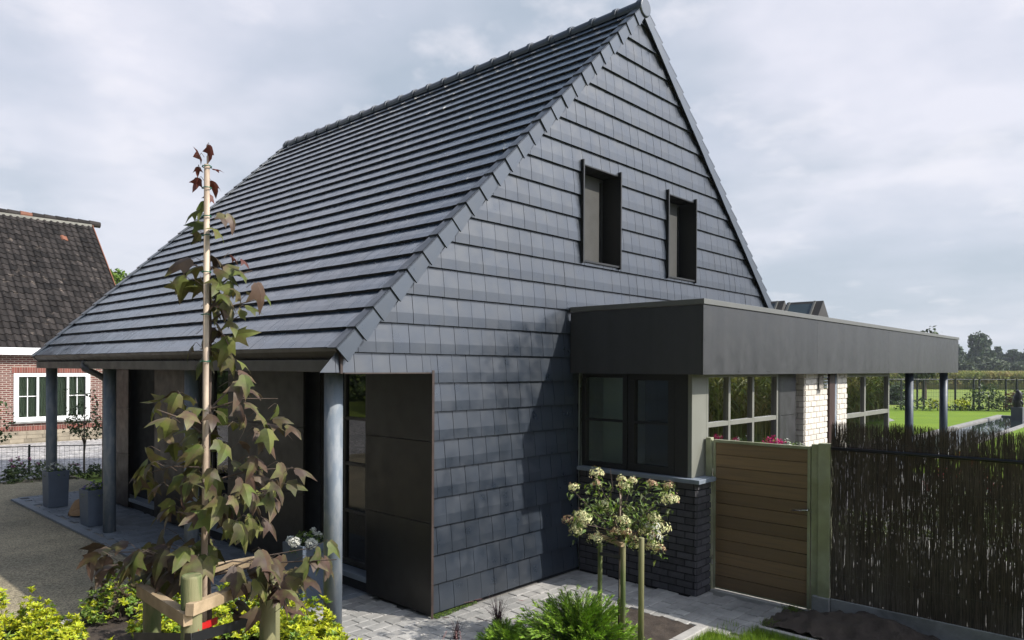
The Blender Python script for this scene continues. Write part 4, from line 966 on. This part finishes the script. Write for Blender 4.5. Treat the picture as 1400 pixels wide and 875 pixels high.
# planters and their plants
def planter(label, x, y, rz, sx, h, group):
    t = thing('planter', label, 'planter', (0, 0, 0), group); b = MB(); a = sx/2; c = a*.9; w_ = .022
    o = [(-c, -c, 0), (c, -c, 0), (c, c, 0), (-c, c, 0), (-a, -a, h), (a, -a, h), (a, a, h), (-a, a, h), (-a+w_, -a+w_, h), (a-w_, -a+w_, h), (a-w_, a-w_, h), (-a+w_, a-w_, h), (-a+w_, -a+w_, h-.06), (a-w_, -a+w_, h-.06), (a-w_, a-w_, h-.06), (-a+w_, a-w_, h-.06)]
    fs = [(3, 2, 1, 0)]
    for k in range(4): j = (k+1) % 4; fs += [(k, j, 4+j, 4+k), (4+k, 4+j, 8+j, 8+k), (8+k, 8+j, 12+j, 12+k)]
    b.add(o, fs); b.build('pot', 'planter', t, bevel=.006); b = MB(); b.box((-a+w_, -a+w_, h-.075), (a-w_, a-w_, h-.058)); b.build('soil', 'soil', t)
    t.location = (x, y, .003); t.rotation_euler = (0, 0, rz); return t
def potplant(label, x, y, z, r, h, nl, nf, pet, leafm='limeleaf', cat='flowering plant', name='potted_flowers', L=.03, fr=.012, tuft=8):
    t = thing(name, label, cat, (x, y, z)); b = MB()
    for i in range(nl):
        an = rnd.uniform(0, 6.28); k = math.sqrt(rnd.random()); p = Vector((x+math.cos(an)*k*r, y+math.sin(an)*k*r, z+h*(1-.6*k*k)*rnd.uniform(.2, 1)-(.07 if k > .85 else 0)))
        rosette(b, p, Vector((math.cos(an)*k, math.sin(an)*k, 1)), 5, L, L*.42, rnd.choice((0, 0, 1)))
    b.build('foliage', [leafm, 'darkleaf'], t)
    b = MB()
    for i in range(nf):
        an = rnd.uniform(0, 6.28); k = math.sqrt(rnd.random()); c = Vector((x+math.cos(an)*k*r, y+math.sin(an)*k*r, z+h*(1.03-.6*k*k)*rnd.uniform(.8, 1.05)))
        for j in range(tuft): q = c+rv(fr*1.5); rosette(b, q, Vector((0, 0, 1))+rv(.7), 5, fr, fr*.8, 0)
        if nf <= 20: b.build('flower_head', [pet], t); b = MB()
    if nf > 20: b.build('flowers', [pet], t)
    return t
P1 = on(76, 692, 2, 0)
G3 = 'blue-grey square planters along the porch'
planter('farthest blue-grey planter, with white flowers, at the foot of the last column', P1.x, P1.y, R(2), .33, .62, G3)
potplant('white and green trailing flowers in the farthest planter', P1.x, P1.y, .57, .18, .17, 90, 24, 'floretwhite', fr=.018)
planter('middle blue-grey planter, with violet flowers, beside the column with the downpipe', -.80, 6.86, R(2), .38, .55, G3)
potplant('trailing yellow-green plant with violet flowers in the middle planter', -.80, 6.86, .50, .2, .15, 120, 16, 'violet')
px_, py_ = -.50, 1.36
planter('nearest blue-grey planter, with white hydrangea heads, behind the near column', px_, py_, R(4), .36, .6, G3)
potplant('white flower heads over green leaves in the nearest planter', px_, py_, .55, .19, .16, 150, 7, 'floretwhite', L=.035, fr=.016, tuft=34)
# shell shaped ornament on the paving
b = MB(); c = at(106, 688, 11.75); c.z = .0
for k, (s_, lz) in enumerate(((1, .0), (-1, .02))):
    o = len(b.v)
    for i in range(9):
        for j in range(7):
            a = math.pi*i/8; t_ = j/6; r = .15*math.sin(math.pi*(.08+.9*t_))
            b.v.append(Vector((c.x-.12+.3*t_, c.y+s_*.04+math.cos(a)*r*.8, lz+.005+math.sin(a)*r*(1.5 if k == 0 else .7)+.16*t_*(1-t_)*(k == 0))))
    for i in range(8):
        for j in range(6): q = o+i*7+j; b.f.append((q, q+1, q+8, q+7)); b.m.append(0)
tag(b.build('garden_ornament', 'terracotta', smooth=True), 'small tan shell-like ornament lying on the paving between two planters', 'ornament')
# window box flowers behind the gate
wx = on(1058, 603, 1, YS-.32)
wb = thing('flower_box', 'narrow flower box on legs behind the gate under the annex windows', 'flower box', (wx.x, wx.y, 0)); 
b = MB(); b.box((wx.x-.75, wx.y-.09, 1.18), (wx.x+.75, wx.y+.09, 1.40)); b.build('box', 'planter', wb, bevel=.005)
for dx in (-.6, .6): MB().box((wx.x+dx-.02, wx.y-.02, -.02), (wx.x+dx+.02, wx.y+.02, 1.18)).build('leg', 'wire', wb)
for (u, pet, nf, lb) in ((1056, 'magenta', 26, 'bright magenta flowers showing above the gate in front of the windows'), (1021, 'magenta', 8, 'few magenta blooms at the far end of the flower box above the gate'), (1080, 'floretwhite', 8, 'small white flowers at the right end of the box above the gate')):
    q = on(u, 600, 1, YS-.32); potplant(lb, q.x, q.y, 1.38, .2, .24 if nf > 20 else .17, 60, nf, pet, L=.03, fr=.016)

# ------------------------------------------------------------------ neighbour's house
nbh = thing('brick_house', 'red brick house with old black pantiles and a white triple window', 'house', (1, 21.5, 0))
NX0, NX1, NY = -7.0, 4.85, 21.5
wx0, wx1, wz0, wz1 = 1.40, 3.575, .655, 2.19
b = MB()
for (x0, x1, z0, z1) in ((NX0, wx0, .36, 3.0), (wx1, NX1, .36, 3.0), (wx0, wx1, .36, wz0), (wx0, wx1, wz1, 3.0)): b.box((x0, NY, z0), (x1, NY+.3, z1))
b.box((NX1-.3, NY+.3, 0), (NX1, 30.8, 3.0)); b.box((NX0, NY+.3, 0), (NX0+.3, 30.8, 3.0)); b.box((NX0, 30.8, 0), (NX1, 31.1, 3.0))
b.add([(NX1-.02, NY+.1, 3.0), (NX1-.02, 31.0, 3.0), (NX1-.02, 26.17, 7.9)], [(0, 1, 2)]); b.add([(NX0+.02, NY+.1, 3.0), (NX0+.02, 31.0, 3.0), (NX0+.02, 26.17, 7.9)], [(2, 1, 0)])
wl = b.build('wall', 'brickred', nbh)
b = MB()
for (x0, x1, z0, z1) in ((NX0, NX1, .37, .52), (wx0-.05, wx1+.05, wz1+.012, wz1+.2)):
    b.box((x0, NY-.004, z0), (x1, NY+.0, z1), 1); x = x0
    while x < x1-.03: b.box((x+.006, NY-.012, z0+.006), (x+.064, NY-.003, z1-.006), 0); x += .07
b.build('soldier_course', ['soldier', 'mortred'], wl)
b = MB(); b.box((NX0-.03, NY-.05, -.1), (NX1+.03, NY+.3, .36)); x = NX0; 
for r in range(3):
    x = NX0-rnd.uniform(0, .3)
    while x < NX1: L = rnd.uniform(.2, .5); b.box((max(x, NX0)+.006, NY-.062, r*.12+.003), (min(x+L, NX1)-.006, NY-.05, r*.12+.114)); x += L
b.build('stone_plinth', 'stone', nbh)
b = MB(); b.box((NX0-.1, NY-.32, 2.77), (NX1+.15, NY-.2, 3.0)); b.box((NX0-.1, NY-.2, 2.9), (NX1+.1, NY, 2.96)); b.build('gutter', 'white', nbh, bevel=.01)
# pantile roof as rolling courses
b = MB(); tw_, th_ = .215, .29; y0, z0 = NY-.26, 3.0; Ls = math.hypot(26.17-y0, 8.03-z0); d = Vector((0, 26.17-y0, 8.03-z0)).normalized(); n_ = Vector((0, -d.z, d.y))
rows = int(Ls/th_); cols = int((NX1+.2-NX0)/tw_)
prof = [(0, .0), (.18, .035), (.36, .04), (.55, .012), (.8, -.006), (1.0, -.002)]
for r in range(rows):
    for c in range(cols):
        x = NX0+c*tw_; s0 = r*th_-.02; s1 = min((r+1)*th_+.02, Ls); j = rnd.uniform(-.006, .008); k = rnd.uniform(-.012, .012); mi = 1 if rnd.random() < .0022 else 0
        o = len(b.v)
        for (s_, nn) in ((s0, .03+j), (s1, .0)):
            for (fx, fn) in prof:
                p = Vector((x+fx*tw_*1.02, y0, z0))+d*(s_+k*(s_ == s0))+n_*(nn+fn); b.v.append(p)
        for (fx, fn) in prof: p = Vector((x+fx*tw_*1.02, y0, z0))+d*(s0+k)+n_*(j+fn+.008); b.v.append(p)
        m_ = len(prof)
        for i in range(m_-1): b.f.append((o+i, o+i+1, o+m_+i+1, o+m_+i)); b.f.append((o+2*m_+i, o+2*m_+i+1, o+i+1, o+i)); b.m += [mi, mi]
rf = b.build('roof', ['pantile', 'pantilered'], nbh)
b = MB(); b.add([(NX0, y0, z0-.03), (NX1+.18, y0, z0-.03), (NX1+.18, 26.17, 8.0), (NX0, 26.17, 8.0), (NX0, 31.4, 2.95), (NX1+.18, 31.4, 2.95)], [(0, 1, 2, 3), (3, 2, 5, 4)]); b.build('roof_deck', 'pantile', rf)
b = MB(); b.beam((NX1+.19, y0-.02, z0), (NX1+.19, 26.17, 8.03), .03, .09, up=(0, 0, 1)); b.build('verge_tiles', 'pantilered', rf)
b = MB(); x = NX0
while x < NX1+.1:
    mi = 1 if 2.6 < x+.2 < 3.0 or rnd.random() < .04 else 0; b.tube([(x, 26.17, 8.05), (x+.40, 26.17, 8.04)], [.13, .115], 10, mi); x += .385
b.box((NX0, 26.02, 7.9), (NX1+.15, 26.3, 8.0), 2); b.build('ridge_tiles', ['pantile', 'pantilered', 'lime'], rf)
b = MB(); e = .14
b.box((wx0, NY-.02, wz0), (wx1, NY+.1, wz0+e)); b.box((wx0, NY-.02, wz1-e+.03), (wx1, NY+.1, wz1)); b.box((wx0, NY-.02, wz0+e), (wx0+e, NY+.1, wz1-e+.03)); b.box((wx1-e, NY-.02, wz0+e), (wx1, NY+.1, wz1-e+.03))
x1_, x2_ = wx0+.66, wx1-.66
for x in (x1_, x2_): b.box((x-.035, NY+.0, wz0+e), (x+.035, NY+.1, wz1-e+.03))
for (a, c) in ((wx0+e, x1_-.035), (x2_+.035, wx1-e)):
    mx = (a+c)/2; b.box((mx-.014, NY+.03, wz0+e), (mx+.014, NY+.06, wz1-e+.03)); zc = wz0+e+.66; b.box((a, NY+.032, zc-.014), (mx-.014, NY+.058, zc+.014)); b.box((mx+.014, NY+.032, zc-.014), (c, NY+.058, zc+.014))
nw = b.build('window', 'white', nbh, bevel=.006)
MB().box((wx0+e, NY+.04, wz0+e), (wx1-e, NY+.046, wz1-e+.03)).build('pane', 'glass', nw)
b = MB(); b.box((wx0-.04, NY-.1, wz0-.05), (wx1+.04, NY+.02, wz0-.002)); b.build('sill', 'concrete', nw, bevel=.006)
b = MB(); x = wx0+.05; o = 0; pts = []
while x < wx1-.03: pts.append((x, NY+.13+.025*math.sin(x*75)+.01*math.sin(x*31))); x += .012
for i, (x, y) in enumerate(pts): b.v += [Vector((x, y, wz0+.02)), Vector((x, y, wz1-.02))]
for i in range(len(pts)-1): b.f.append((2*i, 2*i+2, 2*i+3, 2*i+1)); b.m.append(0)
b.build('curtain', 'curtain', nw, smooth=True)
b = MB(); b.box((wx0-.3, NY+.6, 0), (wx1+.6, NY+.64, 2.9)); b.build('room_back', 'darkin', nbh)

# ------------------------------------------------------------------ trees
def tree(name, label, x, y, h, blobs, n, ls, mats, tr=.12, z0=-.05, group=None, cat='tree', gap=.0, clear=None):
    """blobs: (dx, dy, z, rx, ry, rz); leaf clumps through each blob's volume, thinned by noise"""
    t = thing(name, label, cat, (x, y, z0), group); b = MB(); tk = MB(); sd = rnd.uniform(0, 50)
    vol = sum(q[3]*q[4]*q[5] for q in blobs)
    for (dx, dy, z, rx, ry, rz) in blobs:
        c = Vector((x+dx, y+dy, z)); k = int(n*rx*ry*rz/vol)
        for _ in range(k):
            d = rdir(); r = rnd.uniform(.35, 1)**.5; q = Vector((d.x*rx, d.y*ry, d.z*rz))*r
            f = 1+.35*noise.noise(Vector((d.x*2.2+sd, d.y*2.2, d.z*2.2+dx))); p = c+q*f
            nv = noise.noise(p*(1.6/max(rx, .4))+Vector((sd, 0, 0)))
            if nv < gap-.25*rnd.random(): continue
            nn = (rdir()+Vector((0, 0, .5))+d*.5).normalized(); a = nn.orthogonal().normalized(); a = (a*math.cos(sd+_)+nn.cross(a)*math.sin(sd+_)); e = nn.cross(a); s_ = ls*rnd.uniform(.5, 1.25)
            b.add([p-a*s_*.5, p-e*s_*.3+nn*s_*.08, p+a*s_*.5, p+e*s_*.3+nn*s_*.08], [(0, 1, 2, 3)], 0 if nv > -.1 or rnd.random() < .5 else 1)
        top_ = Vector((x, y, z0+(z-z0)*.35)); tk.tube([Vector((x, y, z0+(z-z0)*.2)), top_, c], [tr*.5, tr*.4, tr*.12], 5, cap=False)
    tk.tube([(x, y, z0-.1), (x+rnd.uniform(-.05, .05)*h*.1, y, h*.4), (x, y, h*.8)], [tr, tr*.7, tr*.2], 7)
    b.build('crown', list(mats), t); tk.build('trunk', 'bark', t); return t
def far(name, label, u, v0, v1, wpx, t, n, ls, mats, k=5, group='trees beyond the corn field', gap=-.1, tr=.2, cat='tree'):
    """a tree given by its base direction, top row, crown foot row, crown width in rows of the photograph, and real distance"""
    p = at(u, 505, t); h = at(u, v0, t).z; zb = at(u, v1, t).z; w_ = wpx*t/FPX/2; bl = []
    for i in range(k):
        a = rnd.uniform(0, 6.28); f = i/max(1, k-1); z = zb+(h-zb)*(.25+.5*f); rr = w_*(.8-.2*f)
        bl.append((math.cos(a)*w_*.45, math.sin(a)*w_*.45, z, rr, rr, (h-zb)*.26))
    return tree(name, label, p.x, p.y, h, bl, int(n*1.5), ls*1.15, mats, tr=tr, group=group, gap=gap-.15, cat=cat)
FM = ('farleaf', 'darkleaf'); FW = ('farleaf2', 'farleaf')
far('poplar_tree', 'tallest far tree, left crown of the pair rising above the treeline', 1332, 457, 500, 19, 190, 1300, .9, FM, 5)
far('poplar_tree', 'broad tall tree, right crown of the pair rising above the treeline', 1347, 454, 500, 24, 196, 1700, .9, FM, 6)
for (u, v0, w_, t, lb) in ((1312, 472, 22, 205, 'dark far tree right beside the end of the canopy fascia'), (1328, 477, 26, 215, 'dark far tree under the tall pair'), (1368, 474, 16, 210, 'small pointed far tree right of the tall pair'), (1385, 477, 26, 205, 'rounded far tree second from the picture edge'), (1404, 474, 26, 200, 'rounded far tree at the picture edge on the horizon'), (1290, 478, 28, 215, 'far tree hidden mostly behind the canopy fascia'), (1430, 470, 30, 210, 'far tree just past the picture edge')):
    far('broadleaf_tree', lb, u, v0, 508, w_, t, 1300, .9, FM, 5)
for (u, v0, w_, t, lb) in ((1350, 487, 46, 165, 'wide grey-green willow bush in front of the far trees'), (1314, 490, 30, 160, 'pale green willow bush by the canopy end above the corn'), (1392, 494, 40, 172, 'low willow bush behind the corn at the picture edge'), (1285, 492, 30, 170, 'pale willow bush seen low beyond the canopy columns')):
    far('willow_bush', lb, u, v0, 509, w_, t, 1700, .75, FW, 6, cat='bush', group='bushes beyond the corn field')
far('garden_tree', 'tree behind the canopy with its top just over the fascia', 1264, 449, 522, 46, 60, 3200, .32, FW, 7, group=None, gap=-.05)
far('distant_tree', 'pale green treetop between the old pantile roof and the dark tiled roof', 166, 368, 440, 60, 48, 2600, .3, ('limeleaf', 'farleaf2'), 6, group=None)
far('hedge_bush', 'dark bush by the garden fence seen between the canopy columns', 1230, 524, 560, 40, 52, 900, .25, FM, 5, group=None, cat='bush')
p = on(115, 645, 2, -.03)
tree('small_tree', 'small dark-leaved tree with reddish top shoots in front of the neighbour window', p.x, p.y, 2.0, [(0, 0, 1.15, .42, .42, .42), (.1, .1, .95, .5, .45, .25), (-.12, 0, 1.5, .25, .25, .35), (.15, -.05, 1.55, .16, .16, .35), (-.3, .1, 1.75, .12, .12, .25)], 900, .085, ('darkleaf', 'leafbrown'), tr=.025, z0=-.03)
p = at(-6, 600, 15.5)
tree('small_tree', 'dark leafy shrub tree cut off by the picture edge beside the brick house', p.x, p.y, 1.9, [(0, 0, 1.35, .35, .35, .45), (.05, 0, 1.0, .3, .3, .25)], 420, .09, ('darkleaf', 'limeleaf'), tr=.025, z0=-.03)
for i, (x, y, h, lb) in enumerate(((-19, 3, 8, 'big garden tree west of the gravel yard, nearest of the row'), (-21, 11, 9, 'big garden tree west of the gravel yard, second of the row'), (-18, 19, 8, 'big garden tree west of the gravel yard, third of the row'), (-20, 27, 9, 'big garden tree west of the gravel yard, last of the row'), (-16, -7, 8, 'big garden tree south-west of the gravel yard'), (-21, -2, 9, 'second garden tree south-west of the gravel yard'))):
    tree('garden_tree', lb, x, y, h, [(0, 0, h*.5, 3.6, 3.6, 3.2), (1, 1, h*.72, 2.4, 2.4, 2), (-1, -1.5, h*.4, 3, 3, 2.6)], 1900, .55, FM, tr=.25, group='trees west of the yard')

# ------------------------------------------------------------------ garden on the right
b = MB(); b.add([(15, -.3, -.045), (41.5, -.3, -.045), (41.5, 1.5, -.045), (15, 1.5, -.045)], [(0, 1, 2, 3)]); struct(b.build('water', 'water'))
po = thing('pond_edge', 'long straight pale stone coping round the narrow garden pond', 'pond', (30, 1, 0))
for (x0, y0, x1, y1) in ((15, 1.5, 41.9, 1.74), (15, -.54, 35.6, -.3), (14.7, -.54, 15, 1.74)): MB().box((x0, y0, -.1), (x1, y1, .035)).build('coping_stones', 'terrace', po, bevel=.01)
MB().box((41.5, -.54, -.1), (41.9, 1.498, .02)).build('end_wall', 'plinth', po)
p = on(1391, 575, 2, -.04)
pl_ = MB().box((p.x-.24, p.y-.24, -.06), (p.x+.24, p.y+.24, .62)); tag(pl_.build('stone_pedestal', 'plinth', bevel=.01), 'dark grey square pedestal standing in the pond under the sculpture', 'pedestal')
b = MB(); c = Vector((p.x, p.y, .62)); sv = RGT.copy(); sv.z = 0; sv.normalize()
b.tube([c, c+Vector((0, 0, .1))-sv*.02, c-sv*.06+Vector((0, 0, .3)), c+sv*.02+Vector((0, 0, .5)), c+sv*.05+Vector((0, 0, .68)), c-sv*.03+Vector((0, 0, .8)), c-sv*.1+Vector((0, 0, .78))], [.17, .19, .16, .2, .15, .1, .03], 14)
b.tube([c+sv*.16+Vector((0, 0, .02)), c+sv*.2+Vector((0, 0, .2)), c+sv*.1+Vector((0, 0, .42))], [.07, .1, .05], 10)
tag(b.build('sculpture', 'bronze', smooth=True), 'dark bird-like abstract sculpture on the grey pedestal in the pond', 'sculpture')
# wire fence across the garden
def meshfence(name, label, pts, h, posts, r, sp, wr, m='wire'):
    p0 = pts[0]; t = thing(name, label, 'fence', (p0[0], p0[1], 0))
    for (x, y) in posts: MB().tube([(x, y, -.1), (x, y, h+.04)], r, 8).build('fence_post', m, t)
    b = MB()
    for i in range(len(pts)-1):
        a, c = Vector((pts[i][0], pts[i][1], 0)), Vector((pts[i+1][0], pts[i+1][1], 0)); L = (c-a).length; d = (c-a)/L; n = int(L/sp)
        for k in range(n+1): q = a+d*(k*sp); w_ = d*wr; b.add([q-w_, q+w_, q+w_+Vector((0, 0, h)), q-w_+Vector((0, 0, h))], [(0, 1, 2, 3)])
        z = .02
        while z <= h+.001: b.add([a+Vector((0, 0, z-wr)), c+Vector((0, 0, z-wr)), c+Vector((0, 0, z+wr)), a+Vector((0, 0, z+wr))], [(0, 1, 2, 3)]); z += sp*1.6
    b.build('wire_mesh', m, t)
    b = MB(); 
    for i in range(len(pts)-1): b.tube([(pts[i][0], pts[i][1], h), (pts[i+1][0], pts[i+1][1], h)], r*.55, 6)
    b.build('top_wire', m, t); return t
F = lambda u, t=45: (at(u, 540, t).x, at(u, 540, t).y)
meshfence('wire_fence', 'dark wire mesh fence on thin posts between the lawn and the meadow', [F(1190, 44), F(1260, 44.6), F(1340, 45), F(1440, 45)], 1.85, [F(u, 44.8) for u in (1200, 1232, 1254, 1263, 1306, 1331, 1339, 1375, 1390, 1430)], .06, .16, .004)
G = lambda u, v: (on(u, v, 2, 0).x, on(u, v, 2, 0).y)
meshfence('wire_fence', 'low green wire fence in front of the neighbour gravel court', [G(-120, 655), G(40, 648), G(135, 645), G(180, 644)], .62, [G(-60, 652), G(40, 648), G(146, 644.7)], .022, .1, .0022)
for (u, v, r, h, pet, nf, lb) in ((14, 658, .2, .3, 'pinkpetal', 0, 'dark green perennial at the foot of the low wire fence by the picture edge'), (22, 654, .17, .5, 'pinkpetal', 7, 'pink-flowered perennial left of the thin fence post'), (45, 655, .3, .45, 'pinkpetal', 2, 'green perennial clump at the foot of the thin fence post'), (62, 652, .22, .4, 'pinkpetal', 0, 'green clump behind the farthest planter'), (98, 652, .22, .35, 'pinkpetal', 3, 'green clump right of the farthest planter'), (128, 650, .2, .3, 'floretwhite', 0, 'broad-leaved plant at the foot of the small dark tree')):
    x, y = G(u, v); potplant(lb, x, y, -.03, r, h, 130, nf, pet, L=.06, fr=.02, tuft=10, leafm='hydleaf', cat='plant', name='border_plant')
for i, (u, t, w_, h, fl, lb) in enumerate(((1232, 43.6, 1.2, .55, 0, 'dark mound of foliage at the fence foot between the canopy columns'), (1262, 43.6, 1.5, .75, 0, 'round dark shrub at the fence foot left of the last canopy column'), (1282, 43.6, .9, .6, 1, 'shrub with white flowers at the fence foot beside the last canopy column'), (1316, 43.7, .8, .7, 1, 'small yellowish shrub with white flowers at the fence foot'), (1338, 43.9, 1.3, 1.25, 0, 'tall loose shrub at the fence foot in the middle of the lawn border'), (1352, 43.5, 1.3, 1.6, 0, 'tallest loose shrub of the lawn border before the corn'), (1372, 43.5, 1.2, .9, 0, 'yellow-green shrub in the lawn border left of the sculpture'), (1384, 43.2, .8, 1.2, 2, 'red-leaved shrub in the lawn border close to the sculpture'), (1300, 43.8, 1.0, .3, 0, 'low plants along the lawn border right of the last column'), (1326, 43.8, 1.0, .35, 0, 'low green plants in the lawn border centre'), (1398, 43.4, 1.3, 1.2, 0, 'bushy shrub in the lawn border at the picture edge'))):
    x, y = F(u, t); w_ *= .75
    tree('border_shrub', lb, x, y, h, [(0, 0, h*.5, w_, w_, h*.5), (.3, .1, h*.7, w_*.5, w_*.5, h*.35)], int(240*w_*h/.5)+100, .16, [('darkleaf', 'farleaf'), ('yellowleaf', 'floretwhite'), ('leafred', 'darkleaf')][fl] if i not in (6,) else ('farleaf2', 'farleaf'), tr=.03, z0=-.03, group='shrubs along the garden fence', cat='shrub', gap=.02)
for (u, t, w_, h, k, lb) in ((1290, 12.2, .28, .6, 'redpetal', 'red-flowered plant behind the reed screen, nearest the canopy'), (1318, 11.6, .3, .75, 'redpetal', 'red-flowered plant behind the reed screen in the middle'), (1352, 11.2, .3, .6, 'redpetal', 'red-flowered plant behind the reed screen further right'), (1384, 10.6, .3, .6, 'pinkpetal', 'pink-flowered plant behind the reed screen at the picture edge')):
    q = at(u, 640, t); potplant(lb, q.x, q.y, -.02, w_, h+.35, 260, 14, k, L=.06, fr=.025, tuft=20, leafm='hydleaf', cat='plant', name='flowering_plant')
for (u, t, w_, h, lb) in ((1330, 9.2, .45, .95, 'green shrub close behind the reed screen, left of two'), (1392, 8.6, .5, 1.1, 'green shrub close behind the reed screen, right of two'), (1250, 10.4, .4, .5, 'low dark shrub behind the reed screen near the gate'), (1180, 9.8, .35, .55, 'dark shrub behind the reed screen just past the gate post')):
    q = at(u, 640, t); tree('garden_shrub', lb, q.x, q.y, h, [(0, 0, h*.5, w_, w_, h*.5)], 700, .07, ('hydleaf', 'darkleaf'), tr=.02, z0=-.02, cat='shrub')
# corn
def corn(name, label, place, n, hmin, hmax):
    b = MB()
    for _ in range(n):
        x, y = place(); h = rnd.uniform(hmin, hmax); o = Vector((x, y, -.06)); b.add([o+Vector((-.03, 0, 0)), o+Vector((.03, 0, 0)), o+Vector((0, 0, h))], [(0, 1, 2)])
        for k in range(6):
            a = rnd.uniform(0, 6.28); d = Vector((math.cos(a), math.sin(a), 0)); z = h*rnd.uniform(.25, .92); q = o+Vector((0, 0, z)); s_ = Vector((-d.y, d.x, 0))*.045; l = rnd.uniform(.35, .6)
            b.add([q-s_*.4, q+s_*.4, q+d*l*.5+s_+Vector((0, 0, .22)), q+d*l*.5-s_+Vector((0, 0, .22)), q+d*l+Vector((0, 0, -.02))], [(0, 1, 2, 3), (3, 2, 4)])
    return tag(b.build(name, 'corn'), label, 'corn field', kind='stuff')
def pc():
    q = at(rnd.uniform(1185, 1440), 505, 92+70*rnd.random()**1.6); return q.x, q.y
corn('corn_field', 'tall ripening corn field beyond the meadow under the far trees', pc, 13000, 2.1, 2.45)
corn('corn_field', 'tall green corn standing south of the garden, mirrored in the annex windows', lambda: (rnd.uniform(3, 45), rnd.uniform(-15, -8)), 6000, 2.6, 3.3)
b = MB(); x = 3.2
while x < 14: h = 1.85+rnd.uniform(-.04, .04); w_ = rnd.uniform(.01, .05); y = -7.3+rnd.uniform(-.02, .02); b.box((x, y, -.05), (x+w_*.94, y+.01, h)); x += w_
f2 = thing('reed_fence', 'dark reed screen along the south edge of the garden', 'fence', (3.2, -7.3, 0)); b.build('reed_mat', 'reed', f2)
x = 3.2
while x < 14: MB().tube([(x, -7.26, -.1), (x, -7.26, 1.7)], .025, 8).build('fence_post', 'wire', f2); x += 2.5

# ------------------------------------------------------------------ air
m, nt, out = newmat('pale_air'); pv = nt.nodes.new('ShaderNodeVolumePrincipled'); setin(pv, 'Color', (.8, .86, .95, 1)); setin(pv, 'Density', .0004); setin(pv, 'Anisotropy', .2)
nt.links.new(pv.outputs[0], out.inputs[1]); M['air'] = m
hz_ = MB().box((-950, -950, -1.1), (950, 950, 18)).build('haze', 'air'); tag(hz_, 'thin pale haze over the fields and far trees', 'haze', kind='stuff')
# two big white heads on the nearest planter
for (u, v, lb) in ((403, 741, 'left white hydrangea head over the nearest planter'), (426, 743, 'right white hydrangea head over the nearest planter')):
    c = at(u, v, 7.45); b = MB()
    for i in range(170):
        d = rdir(); q = c+Vector((d.x, d.y, d.z*.8))*.062*rnd.uniform(.7, 1.05); rosette(b, q, d+rv(.3), 4, .013, .012, 0)
    k = thing('hydrangea_bloom', lb, 'flower', tuple(c)); b.build('petals', 'floretwhite', k); b = MB(); b.tube([c-Vector((0, 0, .03)), Vector((px_+.02, py_, .6))], .003, 5); b.build('stalk', 'hydleaf', k)
# moss and weeds where the gable meets the paving
b = MB()
for _ in range(900):
    x = rnd.random()**1.5*.62+.02; y = -rnd.random()**1.6*(.11-.1*x)-.03; p = Vector((x, y, .004)); rosette(b, p, Vector((0, 0, 1))+rv(.5), 4, rnd.uniform(.006, .016), .006, rnd.choice((0, 1)))
for _ in range(260):
    k = rnd.choice(((2.62, -2.56), (2.55, -2.62), (2.05, -2.56))); p = Vector((k[0]+rnd.gauss(0, .05), k[1]+rnd.gauss(0, .04), .0)); b.leaf(p, Vector((rnd.uniform(-.6, .6), rnd.uniform(-.6, .6), 1)), Vector((0, 1, 0)), rnd.uniform(.03, .1), .01, 1)
tag(b.build('moss', ['darkleaf', 'limeleaf']), 'moss and small weeds in the joints by the gable foot and gate post', 'moss', kind='stuff')
tree('hedge', 'long dark hedge closing the yard on the west side', -25, 8, 3.4, [(0, y, 1.6, 1.6, 3.4, 1.9) for y in range(-22, 26, 4)], 9000, .5, ('darkleaf', 'farleaf'), tr=.1, cat='hedge', gap=-.5)
tree('hedge', 'tall dark hedge north-west of the neighbour court', -26, 48, 5, [(0, y, 2.2, 2, 4, 2.8) for y in range(-20, 24, 5)], 7000, .6, ('darkleaf', 'farleaf'), tr=.1, cat='hedge', gap=-.5)
